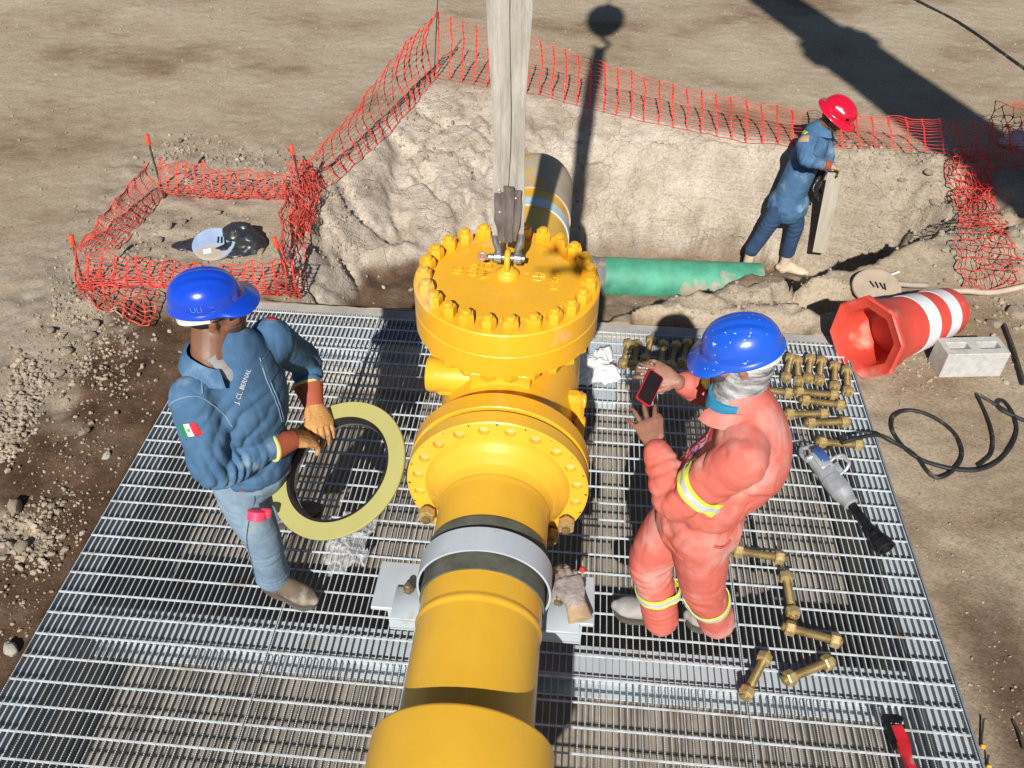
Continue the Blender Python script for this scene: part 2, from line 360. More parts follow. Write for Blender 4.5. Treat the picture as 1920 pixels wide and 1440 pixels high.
def thing(name, label, cat, loc=(0, 0, 0), group=None):
    o = bpy.data.objects.new(name, None); COL.objects.link(o); o.location = V(loc); o.empty_display_size = .1
    return tag(o, label, cat, group)
def copy_tree(o, parent=None):
    c = o.copy(); COL.objects.link(c); c.parent = parent
    for ch in list(o.children): copy_tree(ch, c)
    return c
def basis(x, z):
    z = V(z).normalized(); x = V(x); x = (x - z * x.dot(z)).normalized(); y = z.cross(x)
    return Matrix((x, y, z)).transposed()
def cr(P, sub=5):
    "Catmull-Rom through tuples of any length"
    P = np.array(P, float); out = []
    for i in range(len(P) - 1):
        a, b, c, d = P[max(i - 1, 0)], P[i], P[i + 1], P[min(i + 2, len(P) - 1)]
        for k in range(sub):
            t = k / sub; out.append(.5 * (2 * b + (c - a) * t + (2 * a - 5 * b + 4 * c - d) * t * t + (3 * b - a - 3 * c + d) * t ** 3))
    out.append(P[-1]); return np.array(out)
def hexpts(af, rot=0): return [(af / 2 / cos(pi / 6) * cos(pi / 3 * k + rot), af / 2 / cos(pi / 6) * sin(pi / 3 * k + rot)) for k in range(6)]
def nut(mb, c, axis, af, h, up=None):
    "hex nut with chamfered ends"
    R = basis(up if up is not None else V(axis).orthogonal(), axis); ch = h * .16
    rings = [(0, .90), (ch, 1), (h - ch, 1), (h, .90)]; vs = []
    for z, k in rings: vs += [V(c) + R @ V((x * k, y * k, z)) for x, y in hexpts(af)]
    fs = [tuple(range(5, -1, -1)), tuple(range(18, 24))]
    for r in range(3):
        for i in range(6): j = (i + 1) % 6; fs.append((r * 6 + i, r * 6 + j, r * 6 + 6 + j, r * 6 + 6 + i))
    mb.add(vs, fs)
def fastmesh(name, verts, quads):
    me = bpy.data.meshes.new(name); nv = len(verts); nf = len(quads)
    me.vertices.add(nv); me.vertices.foreach_set('co', np.asarray(verts, np.float32).ravel())
    me.loops.add(nf * 4); me.loops.foreach_set('vertex_index', np.asarray(quads, np.int32).ravel())
    me.polygons.add(nf); me.polygons.foreach_set('loop_start', np.arange(0, nf * 4, 4, dtype=np.int32))
    me.update(calc_edges=True); me.validate(); me.shade_flat(); return me
def boxes_np(C, S):
    C = np.asarray(C, float); S = np.asarray(S, float) / 2
    sg = np.array([[a, b, c] for a in (-1, 1) for b in (-1, 1) for c in (-1, 1)])
    v = (C[:, None, :] + sg[None] * S[:, None, :]).reshape(-1, 3)
    f = np.array([(0, 1, 3, 2), (4, 6, 7, 5), (0, 4, 5, 1), (2, 3, 7, 6), (0, 2, 6, 4), (1, 5, 7, 3)])
    return v, (f[None] + (np.arange(len(C)) * 8)[:, None, None]).reshape(-1, 4)
def remesh(mb, vox, smooth=4, fac=.5):
    me = mb.mesh('tmp'); o = bpy.data.objects.new('tmp', me); COL.objects.link(o)
    r = o.modifiers.new('r', 'REMESH'); r.mode = 'VOXEL'; r.voxel_size = vox
    if smooth: s_ = o.modifiers.new('s', 'SMOOTH'); s_.iterations = smooth; s_.factor = fac
    dg = bpy.context.evaluated_depsgraph_get(); out = bpy.data.meshes.new_from_object(o.evaluated_get(dg)); bpy.data.objects.remove(o); out.materials.clear()
    return out
def co(me): a = np.empty(len(me.vertices) * 3, np.float32); me.vertices.foreach_get('co', a); return a.reshape(-1, 3).astype(float)
def nrm(me): a = np.empty(len(me.vertices) * 3, np.float32); me.vertices.foreach_get('normal', a); return a.reshape(-1, 3).astype(float)
def setco(me, P): me.vertices.foreach_set('co', P.astype(np.float32).ravel()); me.update()
def bvh_of(me): return BVHTree.FromPolygons([tuple(v.co) for v in me.vertices], [tuple(p.vertices) for p in me.polygons])
def shift(me, off):
    P = co(me) - np.array(off); setco(me, P)

# ------------------------------------------------------------------ terrain
def ss(t): t = np.clip(t, 0, 1); return t * t * (3 - 2 * t)
PX0, PX1, PY0, PY1 = -2.30, 1.79, .20, 4.60       # footprint of the vault
def terrain(x, y, extra=True):
    x = np.asarray(x, float); y = np.asarray(y, float); P = np.stack([x, y, 0 * x], 1)
    z = -.04 + .022 * fbm(P * .6, 3)
    w = .10 * pn(P * 1.7 + 5); w2 = .06 * fbm(P * np.array([4.5, 4.5, 1]) + 3, 3)
    yn = np.interp(x, [-3, .30, .45, .8, 1.3, 1.8, 2.3, 3], [4.63, 4.63, 4.75, 4.98, 5.16, 5.30, 5.55, 6.0]) + w2 * (x > .3)
    yb = np.interp(x, [-2.3, -1.5, -.8, -.2, .3, 1.2, 2.0, 2.6], [5.55, 5.70, 6.0, 6.8, 7.08, 7.22, 7.10, 6.85]) + w2
    DP = np.interp(x, [-2.2, -1.0, -.45, -.15], [.42, .52, .80, 1.08])
    yt = np.interp(x, [-2.6, -2.05, -1.75, -1.46, -.5, .5, 1.06, 2.2, 3], [6.5, 6.7, 7.6, 8.35, 8.2, 7.9, 7.68, 7.38, 7.15])
    t = np.clip((y - yb) / np.maximum(yt - yb, .05), 0, 1)
    steep = np.interp(t, [0, .06, .16, .34, .7, 1], [1, .78, .55, .30, .09, 0])
    xs = np.interp(x, [-1.2, .2], [0, 1]); steep2 = np.interp(t, [0, .12, .4, .6, .8, 1], [1, .72, .30, .14, .04, 0])
    ff = steep2 * xs + np.interp(t, [0, .05, .34, .6, .85, 1], [1, .80, .50, .27, .10, 0]) * (1 - xs)
    fn = ss((y - yn) / .12)
    fl = ss((x + 2.22 + w * .5) / .75)
    fr = 1 - ss((x - 2.55 - w * 1.5 - w2 * 2) / 1.0)
    d = fn * ff * fl * fr; PF = np.stack([x, y * .6, -DP * d], 1); rock = fbm(PF * np.array([2.6, 1.4, 5.0]) + 9, 5, True)
    z = z - DP * d
    # ledges and cracks on the cut face
    face = ss(d * 6) * ss((1 - d) * 6) * (y > yn + .3)
    z = z + face * (.004 + .066 * xs) * (rock - .6) + face * (.018 + .06 * xs) * fbm(PF * 2.6 + 31, 5) + face * (.018 + .017 * xs) * fbm(PF * 9 + 5, 4) + face * .012 * fbm(PF * 26 + 5, 3) - face * (1 - xs) * .07 * ss((fbm(np.stack([x * .9 + y * .35, y * .5, 0 * x], 1) * 2.2, 3, True) - 1.05) / .3)
    # rubble: left strip, around the small enclosure, right heap, near lip
    rb = np.clip(ss((x + 4.1) / .5) * (1 - ss((x + 2.55) / .3)) * (1 - ss((y - 6.6) / .6)), 0, 1)
    rr = ss((x - 1.9) / .6) * ss((y - 5.25) / .35) * (1 - ss((y - 7.2) / .4)) * (1 - ss((x - 4.6) / .5))
    rn = ss((x - .4) / .25) * (1 - ss((x - 1.75) / .3)) * ss((y - 4.72) / .1) * (1 - ss((y - 5.6) / .2))
    z = z + rb * .025 * fbm(P * 5, 5) + rr * (1 - d) * (.07 + .10 * fbm(P * 2.2 + 3, 6)) + rn * (1 - d) * (.02 + .05 * fbm(P * 6, 5))
    z = z + d * .03 * fbm(P * 4 + 50, 5)
    # trench spoil at the foot of the cut: where the third man stands
    z = z + .006 * fbm(P * 9 + 2, 4) + d * .26 * ss(1 - np.hypot((x - 1.85) / .70, (y - 6.52) / .28) ** 2) * .8
    # gap dug along the kerb on the right
    gap = ss((x - .42) / .12) * (1 - ss((x - 1.45) / .2)) * ss((4.78 - y) / .06) * (y > 4.3)
    z = z - .40 * gap
    hole = ss(1 - np.hypot((x - 1.72) / .33, (y - 5.06) / .20) ** 2) ; z = z - .45 * ss(hole * 2.2)
    # berm thrown up left of the vault
    z = z + .03 * np.exp(-((x + 3.45) / .25) ** 2) * (1 - ss((y - 4.2) / 1.2))
    inside = (x > PX0 - .0) & (x < PX1 + .0) & (y > PY0) & (y < PY1)
    edge = np.minimum(np.minimum(x - PX0, PX1 - x), np.minimum(y - PY0, PY1 - y))
    z = np.where(inside, -.06 - .8 * ss((edge + .0) / .03), z)
    near = (x > PX0 - .25) & (x < PX1 + .25) & (y > PY0 - .25) & (y < PY1)
    z = np.where(near & ~inside, np.minimum(z, -.045 + .02 * pn(P * 6)), z)
    soil = np.zeros((len(x), 4)); soil[:, 3] = 1
    dn = .35 * fbm(P * 1.8 + 7, 4)
    soil[:, 0] = np.clip(ss((x + 3.05 + dn * 1.5) / .30) * (1 - ss((y - 4.35 - dn * .5) / .3)) * (x < -1.5)
                         + ss(1 - np.abs(x + 2.9) / .5) * 0
                         + ss((d - .80) * 6) * np.where(x < -.2, .95, .55) * (1 - ss((x - 1.9) / .4)) + gap * .9
                         + ss((x - 1.8) / .2) * (1 - ss((x - 2.1) / .25)) * ss((2.9 - y) / .5) * .8
                         + ss(1 - np.hypot(x + 2.6, y - 4.1) / .7 + dn * .4) * .9 * (x < -1.5), 0, 1)
    soil[:, 1] = np.clip(face * 1.2 + ss((y - yn - .1) / .3) * (1 - ss((y - yt + .05) / .25)) * fl * fr * ss((.97 - d) * 9) + rn * .3, 0, 1)
    soil[:, 2] = np.clip(rb * .9 + rr * .7, 0, 1)
    return z, soil
def axis_pts(a, b, fine, lo, hi):
    inner = np.arange(a, b + 1e-6, fine); left = []; s = fine; p = a
    while p > lo: s *= 1.22; p -= s; left.append(p)
    right = []; s = fine; p = b
    while p < hi: s *= 1.22; p += s; right.append(p)
    return np.concatenate([left[::-1], inner, right])
X = axis_pts(-7.2, 5.8, .026, -120, 120); Y = axis_pts(1.0, 12.2, .026, -60, 300)
# put grid lines on the vault edge
GX, GY = np.meshgrid(X, Y); Z, soilc = terrain(GX.ravel(), GY.ravel())
nx, ny = len(X), len(Y); idx = np.arange(nx * ny).reshape(ny, nx)
q = np.stack([idx[:-1, :-1], idx[:-1, 1:], idx[1:, 1:], idx[1:, :-1]], -1).reshape(-1, 4)
me = fastmesh('ground', np.stack([GX.ravel(), GY.ravel(), Z], 1), q)
ca = me.color_attributes.new('soil', 'FLOAT_COLOR', 'POINT'); ca.data.foreach_set('color', soilc.astype(np.float32).ravel())
me.shade_smooth(); g = link('ground', me, 'soil'); g['kind'] = 'structure'; g['label'] = 'dusty tan site ground with the dug trench'
def gz(x, y): return float(terrain([x], [y])[0][0])
def hit(px, py, dz=0.):
    "ground point seen at a photo pixel"
    d = CR.T @ np.array([(px - 960) / CF, (py - 720) / CF, 1.0]); d /= -d[2]
    ts = np.linspace(2.6, 4.9, 1200); zz, _ = terrain(d[0] * ts, d[1] * ts); r = CH - ts
    k = np.argmax(r < zz + dz); k = k if r[k] < zz[k] + dz else -1
    return V(d[0] * ts[k], d[1] * ts[k], r[k])

# ------------------------------------------------------------------ vault, beams, gratings
vt = thing('concrete_vault', 'shallow concrete vault under the steel gratings', 'concrete vault', (-.25, 2.4, -.6))
MB().box((-.25, 2.4, -.60), (4.06, 4.36, .08)).build('floor', 'concrete_floor', vt)
MB().box((-2.235, 2.4, -.42), (.09, 4.36, .30)).build('wall', 'concrete', vt)
MB().box((1.725, 2.4, -.42), (.09, 4.36, .30)).build('wall', 'concrete', vt)
MB().box((-.255, 4.405, -.42), (3.87, .09, .30)).build('wall', 'concrete', vt)
MB().box((-.255, .25, -.42), (3.87, .09, .30)).build('wall', 'concrete', vt)
mb = MB().box((-.25, 4.535, -.20), (4.08, .15, .33), bev=.008); tag(mb.build('concrete_kerb', 'concrete', None, 30), 'pale concrete kerb along the far edge of the gratings', 'kerb')
def hbeam(a, b, w, h, ztop, label, t=.012):
    a = V(a); b = V(b); d = (b - a); L = d.length; d.normalize(); s = V(-d.y, d.x, 0); R = Matrix((d, s, V(0, 0, 1))).transposed(); m = (a + b) / 2
    o = thing('steel_beam', label, 'steel beam', (m.x, m.y, ztop - h), 'light grey steel beams carrying the gratings')
    mb = MB(); mb.box((m.x, m.y, ztop - t / 2), (L, w, t), R).build('flange', 'grey_paint', o)
    mb = MB(); mb.box((m.x, m.y, ztop - h + t / 2), (L, w, t), R).build('flange', 'grey_paint', o)
    mb = MB(); mb.box((m.x, m.y, ztop - h / 2), (L, .01, h - 2 * t), R).build('web', 'grey_paint', o)
ZB = -.0305
hbeam((-2.207, .3, 0), (-2.207, 4.47, 0), .150, .20, ZB, 'grey steel beam under the left edge of the gratings')
hbeam((1.700, .3, 0), (1.700, 4.47, 0), .155, .20, ZB, 'grey steel beam under the right edge of the gratings')
hbeam((-2.12, 4.33, 0), (1.61, 4.33, 0), .20, .20, ZB - .001, 'grey steel beam along the far side next to the kerb')
mb = MB().box((.16, 4.03, -.075), (.34, .40, .05), bev=.004); tag(mb.build('support_plate', 'grey_paint'), 'pale grey plate seen through the grating under the white rag', 'steel plate')
hbeam((-2.12, 2.105, 0), (1.61, 2.105, 0), .140, .20, ZB - .001, 'grey steel beam crossing the pit below the pipe bracket')
seams = [-2.284, -1.217, -.172, .873, 1.779]; ROD = 1.7717
glabels = ['galvanised grating panel under the man in denim, at the left edge', 'galvanised grating panel holding the clear plastic film', 'galvanised grating panel right of the pipe under the orange coverall',
           'galvanised grating panel carrying the impact wrench at the right edge']
for i in range(4):
    x0, x1 = seams[i] + .002, seams[i + 1] - .002; n = int(round((x1 - x0) / .0298)); xs = np.linspace(x0 + .0025, x1 - .0025, n + 1)
    o = thing('steel_grating', glabels[i], 'grating', ((x0 + x1) / 2, 2.4, 0), 'steel grating panels over the vault'); ox = np.array([(x0 + x1) / 2, 2.4, 0])
    C = [(x, 2.42, -.0170) for x in xs]; S = [(.0040, 4.14, .024)] * len(xs)
    ty = np.arange(1.25, 4.48, .0093)
    tc = np.stack(np.meshgrid(xs, ty), -1).reshape(-1, 2); tc = tc[:, :2]
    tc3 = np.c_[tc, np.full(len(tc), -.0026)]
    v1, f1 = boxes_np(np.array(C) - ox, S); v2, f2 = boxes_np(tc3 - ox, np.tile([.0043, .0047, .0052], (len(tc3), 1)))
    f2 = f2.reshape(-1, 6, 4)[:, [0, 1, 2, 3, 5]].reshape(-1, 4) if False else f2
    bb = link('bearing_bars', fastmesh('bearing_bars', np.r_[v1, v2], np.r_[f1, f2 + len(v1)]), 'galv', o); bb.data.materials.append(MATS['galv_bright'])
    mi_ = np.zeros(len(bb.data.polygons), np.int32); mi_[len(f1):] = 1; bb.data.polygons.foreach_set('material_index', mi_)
    ys = ROD + .112 * np.arange(-12, 25)
    v, f = boxes_np(np.array([((x0 + x1) / 2, y, -.0025) for y in ys]) - ox, [(x1 - x0, .0066, .0085)] * len(ys))
    link('cross_rods', fastmesh('cross_rods', v, f), 'galv_bright', o)
mb = MB().box((1.786, 2.42, -.022), (.010, 4.15, .052)); o = mb.build('edge_angle', 'galv'); tag(o, 'thin galvanised edge strip along the right side of the grating', 'edge strip')

# ------------------------------------------------------------------ pipework
PXC, PZ, PR = -.216, .975, .2015
pl = thing('gas_pipeline', 'thick glossy yellow pipe with welded flange running over the grating', 'pipe', (PXC, 1.4, PZ - PR))
C0 = V(PXC, 0, PZ); AX = (0, 1, 0)
def yring(mb, prof, n=64): return mb.lathe(C0, AX, prof, n)
mb = MB(); yring(mb, [(.2, PR), (1.540, PR), (1.549, PR + .003), (1.558, PR + .0055), (1.566, PR + .003), (1.575, PR), (2.045, PR), (2.056, PR + .003), (2.066, PR + .002)]); mb.build('pipe', 'yellow', pl, 40)
mb = MB(); yring(mb, [(.15, .266), (.16, .266), (1.163, .266), (1.169, .262), (1.169, .19)]); mb.build('sleeve', 'yellow', pl, 40)
# weld neck flange with open bolt holes
FR = .343; BC = .302
def flange_holes(mb, y0, y1, n=20, rh=.0205, ph=0., hub=True):
    "disc ring with real round holes: annulus built sector by sector"
    c = C0
    for f_, y in ((0, y0), (1, y1)):
        for k in range(n):
            a0 = 2 * pi * (k - .5) / n + ph; a1 = a0 + 2 * pi / n; am = (a0 + a1) / 2
            hc = (BC * cos(am), BC * sin(am)); m = 24
            hole = [(hc[0] + rh * cos(2 * pi * j / m), hc[1] + rh * sin(2 * pi * j / m)) for j in range(m)]
            # outer loop points matched by direction
            ri = .215; outer = []
            for j in range(m):
                dx, dy = cos(2 * pi * j / m), sin(2 * pi * j / m); best = None
                # march to the sector border
                lo, hi = 0, .3
                for _ in range(26):
                    mid = (lo + hi) / 2; X_, Y_ = hc[0] + dx * mid, hc[1] + dy * mid; r = math.hypot(X_, Y_); a = math.atan2(Y_, X_); da = (a - am + pi) % (2 * pi) - pi
                    if ri < r < FR - .004 and abs(da) < pi / n: lo = mid
                    else: hi = mid
                outer.append((hc[0] + dx * lo, hc[1] + dy * lo))
            vs = [c + V((p[0], y, p[1])) for p in hole] + [c + V((p[0], y, p[1])) for p in outer]
            fs = [(j, (j + 1) % m, m + (j + 1) % m, m + j) for j in range(m)]
            if f_: fs = [tuple(reversed(t)) for t in fs]
            mb.add(vs, fs)
            # corners
            for aa in (a0,):
                r0, r1 = ri, FR - .004; w = .012
            if not f_:
                vs = [c + V((p[0], y0, p[1])) for p in hole] + [c + V((p[0], y1, p[1])) for p in hole]
                mb.add(vs, [(j, m + j, m + (j + 1) % m, (j + 1) % m) for j in range(m)])
mb = MB()
yring(mb, [(2.066, PR), (2.078, .206), (2.10, .214), (2.135, .240), (2.160, .262), (2.176, .272), (2.1815, .274)], 80)
flange_holes(mb, 2.180, 2.243, ph=pi / 20)
yring(mb, [(2.181, FR - .0045), (2.1795, FR - .006), (2.184, FR), (2.240, FR), (2.2435, FR - .004)], 96)
mb.f = [f for f in mb.f if len(f) <= 24]
mb.build('weld_neck_flange', 'yellow', pl, 35)
mb = MB()
for k in range(20):
    a_ = 2 * pi * k / 20 + pi / 20; c_ = C0 + V((BC * cos(a_), 2.2, BC * sin(a_))); mb = MB(); mb.lathe(c_, AX, [(0, .0212), (.03, .0212)], 20); mb.build('bolt_hole', 'hole_mark', pl, 40)
# backing so sectors close behind and you see into holes, not through the disc edge gaps
mb = MB(); yring(mb, [(2.1835, .2155), (2.1835, .262)][:0] or [(2.188, .2825), (2.236, .2825)], 80); mb.f = mb.f[:-2]; mb.build('flange_core', 'yellow', pl, 35)
mb = MB(); mb2 = MB()
for k in range(20):
    a0 = 2 * pi * k / 20 + pi / 20 + pi / 20
    pass
mb = MB(); yring(mb, [(2.186, FR - .010), (2.186, .3235)][:0] or [(2.200, .3215), (2.236, .3215)], 80)
mb = MB(); yring(mb, [(2.246, .19), (2.246, .262), (2.262, .262), (2.262, .19)]); mb.build('gasket_gap', 'rubber_grey', pl, 30)
# studs left in the two lowest holes that show
def flange_stud(i_ang, ymin, ymax):
    c = C0 + V((BC * cos(i_ang), 0, BC * sin(i_ang)))
    o = MB(); o.lathe(c, AX, [(ymin, .012), (ymin + .003, .0165), (ymax - .003, .0165), (ymax, .012)], 18); s_ = o.build('stud', 'zinc_thread', pl, 40)
    n_ = MB(); nut(n_, c + V((0, ymin + .018, 0)), AX, .060, .038, up=(0, 0, 1)); n_.build('nut', 'zinc', s_, 20)
for aa in (-pi / 20 * 3, -pi / 20 * 5, pi + pi / 20 * 3): flange_stud(aa if aa < 0 else aa, 2.105, 2.42)
# rubber liner and grey saddle strap
mb = MB(); yring(mb, [(1.655, PR + .001), (1.655, PR + .007), (1.872, PR + .007), (1.872, PR + .001)]); tag(mb.build('rubber_liner', 'rubber_grey', None, 30), 'dark rubber liner between the yellow pipe and the grey clamp strap', 'rubber liner')
sup = thing('pipe_support', 'grey painted pipe clamp and bolted saddle bracket on a post', 'pipe support', (PXC, 1.8, 0))
th = np.linspace(radians(-28), radians(208), 60); ro, ri = PR + .026, PR + .019; y0, y1 = 1.712, 1.806
mb = MB(); vs = []
for r, y in ((ro, y0), (ro, y1), (ri, y1), (ri, y0)):
    vs += [C0 + V((r * cos(t), y, r * sin(t) - 0)) for t in th]
m = len(th); fs = []
for a_, b_ in ((0, 1), (1, 2), (2, 3), (3, 0)):
    for i in range(m - 1): fs.append((a_ * m + i, a_ * m + i + 1, b_ * m + i + 1, b_ * m + i))
mb.add(vs, fs)
for sx in (-1, 1):
    x = PXC + sx * (ri + .0035) * cos(radians(28)); zt = PZ - ri * sin(radians(28)) + .01
    mb.box((PXC + sx * (PR + .023) * cos(radians(26)), 1.759, (zt + .775) / 2), (.0075, .093, zt - .775))
    xa = PXC + sx * (PR + .02) * cos(radians(26)); xb = PXC + sx * .335
    mb.box(((xa + xb) / 2, 1.775, .779), (abs(xb - xa), .135, .012), bev=.002)
mb.build('strap', 'grey_paint', sup, 50)
mb = MB(); mb.box((PXC - .015, 1.86, .760), (.80, .205, .018), bev=.003); mb.build('top_plate', 'grey_paint', sup, 30)
mb = MB(); mb.box((PXC - .005, 1.765, .697), (.70, .010, .106)); mb.box((PXC - .005, 1.86, .64), (.70, .20, .012)); mb.box((PXC - .005, 1.955, .697), (.70, .010, .106)); mb.build('beam', 'grey_paint', sup)
mb = MB(); mb.box((PXC, 1.86, .02), (.16, .16, 1.22)); mb.box((PXC, 1.86, -.55), (.34, .34, .02)); mb.build('post', 'grey_paint', sup)
for sx in (-1, 1):
    mb = MB(); c = V((PXC - .016 + sx * .272, 1.828, .785)); nut(mb, c, (0, 0, 1), .036, .022); mb.lathe(c, (0, 0, 1), [(.02, .013), (.034, .013), (.038, .009)], 16); mb.build('bolt', 'bolt_brown', sup, 30)

vl = thing('check_valve', 'large yellow bolted check valve hanging from the lifting sling', 'valve', (PXC, 2.8, .7))
BX, BY = -.238, 2.805
mb = MB(); yring(mb, [(2.262, .20), (2.262, FR - .004), (2.266, FR), (2.336, FR), (2.340, FR - .004), (2.346, .275), (2.40, .258), (2.52, .262), (2.75, .29), (2.95, .29), (3.15, .262), (3.26, .258), (3.30, .275), (3.304, FR), (3.376, FR), (3.378, .2)]); mb.build('body', 'yellow_valve', vl, 35)
mb = MB(); mb.lathe((BX, BY, .95), (0, 0, 1), [(0, .27), (.22, .262), (.30, .268), (.345, .31), (.352, .345), (.352, .36), (.356, .365), (.445, .365), (.449, .361)], 80); mb.build('neck', 'yellow_valve', vl, 35)
for k in range(24):     # nuts under the neck flange
    pass
mb = MB()
for k in range(24):
    a = 2 * pi * (k + .5) / 24; nut(mb, (BX + .322 * cos(a), BY + .322 * sin(a), 1.262), (0, 0, 1), .055, .042, up=(cos(a), sin(a), 0))
mb.build('lower_nuts', 'yellow_valve', vl, 30)
cv = MB(); cv.lathe((BX, BY, 1.400), (0, 0, 1), [(0, .361), (.004, .365), (.094, .365), (.100, .359), (.100, .285), (.101, .279), (.104, .272), (.104, .12), (.104, 0)], 96)
cv = cv.build('cover', 'yellow_valve', vl, 30)
ZC = 1.500
for k in range(24):
    a = 2 * pi * (k + .5) / 24; c = V((BX + .322 * cos(a), BY + .322 * sin(a), ZC)); mb = MB(); r = random.uniform(0, pi / 3)
    nut(mb, c, (0, 0, 1), .056, .044, up=(cos(r), sin(r), 0)); mb.lathe(c, (0, 0, 1), [(.042, .0185), (.054, .0185), (.058, .014), (.059, .004)], 20)
    mb.build('cover_nut', 'yellow_valve', vl, 30)
# hinge pin boss, pads, drain lug
mb = MB(); mb.lathe((-.30, 2.60, 1.16), (-1, 0, 0), [(0, .072), (.225, .072), (.238, .067), (.240, .052)], 36); mb.box((-.40, 2.60, 1.14), (.20, .13, .10), bev=.02); mb.build('hinge_boss', 'yellow_valve', vl, 35)
mb = MB(); mb.box((-.235, 2.53, 1.235), (.235, .10, .09), bev=.006); mb.build('name_pad', 'yellow_valve', vl, 20)
mb = MB(); mb.box((.05, 2.62, 1.02), (.10, .075, .14), bev=.02); mb.lathe((.06, 2.62, 1.05), (1, 0, 0), [(0, .032), (.04, .032), (.045, .027)], 24); mb.box((.085, 2.58, .93), (.045, .05, .13), bev=.012); mb.build('lug', 'yellow_valve', vl, 35)
# eye bolt
eb = MB(); EX, EY = BX, BY + .02; eb.lathe((EX, EY, ZC + .004), (0, 0, 1), [(0, .046), (.012, .046), (.018, .040), (.030, .024), (.04, .018)], 32)
RT = .036; eb.tube([(EX + .0, EY + RT * cos(t) * .9, ZC + .070 + RT * sin(t)) for t in np.linspace(0, 2 * pi, 32, endpoint=False)], .0115, 12, closed=True)
eb = eb.build('eye_bolt', 'yellow_valve', vl, 60)
def text_mesh(s, size, depth, font=None, align='CENTER'):
    cu = bpy.data.curves.new('t', 'FONT'); cu.body = s; cu.size = size; cu.extrude = depth; cu.align_x = align; cu.align_y = 'CENTER'; cu.resolution_u = 3
    o = bpy.data.objects.new('t', cu); COL.objects.link(o); dg = bpy.context.evaluated_depsgraph_get(); me = bpy.data.meshes.new_from_object(o.evaluated_get(dg)); bpy.data.objects.remove(o); me.materials.clear(); return me
def place_text(s, size, depth, c, xdir, nrm_, name, m, parent, fat=0):
    me = text_mesh(s, size * .98, depth * 1.5); R = basis(xdir, nrm_); P = co(me) @ np.array(R.transposed())
    P = P + np.array(c) - np.array(world(parent)); setco(me, P); return link(name, me, m, parent)
for s_, x, y in (('16', -.415, 2.83), ('600', -.355, 2.845), ('WCB', -.300, 2.855)): place_text(s_, .060, .0035, (x - .02, y, ZC + .005), (0, 1, 0), (0, 0, 1), 'cast_lettering', 'yellow_valve', cv)
place_text('H320', .055, .0035, (-.048, 2.80, ZC + .005), (0, 1, 0), (0, 0, 1), 'cast_lettering', 'yellow_valve', cv)
mb = MB(); mb.tube([(-.115 + .027 * cos(t), 2.825 + .027 * sin(t), ZC + .0045) for t in np.linspace(0, 2 * pi, 24, endpoint=False)], .0035, 6, closed=True)
mb.tube([(-.142, 2.825, ZC + .005), (-.088, 2.825, ZC + .005)], .003, 6); mb.tube([(-.115, 2.80, ZC + .005), (-.115, 2.85, ZC + .005)], .003, 6); mb.box((-.165, 2.845, ZC + .005), (.02, .008, .004)); mb.build('cast_emblem', 'yellow_valve', cv, 40)

# downstream pipe with elbow
el = thing('pipe_elbow', 'dusty yellow pipe bend going down into the trench behind the valve', 'pipe', (PXC, 4.3, 0))
mb = MB(); yring(mb, [(3.380, .2), (3.380, FR), (3.450, FR), (3.454, .27), (3.49, .24), (3.55, PR), (3.99, PR)]); mb.build('flange', 'yellow', el, 35)
RE = .24; EY0 = 4.43; pts = [(PXC, 3.96, PZ), (PXC, 4.10, PZ)] + [(PXC, EY0 + RE * sin(t), PZ - RE + RE * cos(t)) for t in np.linspace(0, pi / 2, 24)] + [(PXC, EY0 + RE, -.0), (PXC, EY0 + RE, -1.2)]
MB().tube(pts[:4], PR + .0, 64, up=(1, 0, 0)).build('pipe', 'yellow', el, 50)
MB().tube([(PXC, 4.14, PZ)] + pts[2:], PR + .008, 64, up=(1, 0, 0)).build('wrap', 'dust_wrap', el, 50)
mb = MB(); yring(mb, [(3.955, PR), (3.955, PR + .006), (4.035, PR + .006), (4.035, PR)]); mb.build('band', 'band_blue', el, 30)
# green buried pipe
gp = thing('buried_pipe', 'green coated pipe lying in the trench bottom, dusty on top', 'pipe', (1, 6.78, -1.15))
A0, A1 = V(-.10, 6.60, -1.02), V(1.7, 6.74, -1.08); dd = (A1 - A0).normalized()
MB().lathe(A0, dd, [(.42, .175), (.42, .182), (1.85, .182), (1.85, .17)], 48).build('coating', 'green_pipe', gp, 40)
MB().lathe(A0, dd, [(-.5, .17), (.30, .17), (.30, .185), (.34, .185), (.34, .178), (.424, .178)], 48).build('wrap', 'pipe_wrap', gp, 40)

# ------------------------------------------------------------------ shackle, sling, hook, crane, drone
sh = thing('bow_shackle', 'grey galvanised bow shackle through the valve eye bolt', 'shackle', (EX, EY, ZC + .06))
PZs = ZC + .084; hw = .038
bow = cr([(-hw, 0, -.004), (-hw, 0, .030), (-hw - .012, 0, .066), (-hw - .006, 0, .10), (0, 0, .125), (hw + .006, 0, .10), (hw + .012, 0, .066), (hw, 0, .030), (hw, 0, -.004)], 6)
MB().tube([(EX + x, EY + z * .25, PZs + z) for x, y, z in bow], .0135, 14).build('bow', 'shackle', sh, 80)
mb = MB(); mb.lathe((EX - .075, EY, PZs), (1, 0, 0), [(0, .0125), (.14, .0125), (.142, .009)], 20)
for s_ in (-1, 1): mb.lathe((EX + s_ * hw - .016, EY, PZs), (1, 0, 0), [(0, .019), (.003, .023), (.029, .023), (.032, .019)], 24)
mb.build('pin', 'shackle', sh, 40)
MB().tube([(EX - .098 + .0125 * cos(t), EY - .004 + .004 * sin(t), PZs + .002 + .0125 * sin(t)) for t in np.linspace(0, 2 * pi, 20, endpoint=False)], .0065, 8, closed=True).build('pin_eye', 'shackle_pin_end', sh, 40)
sg = thing('lifting_sling', 'worn grey webbing sling hanging from above onto the valve shackle', 'lifting sling', (EX, EY, PZs + .11))
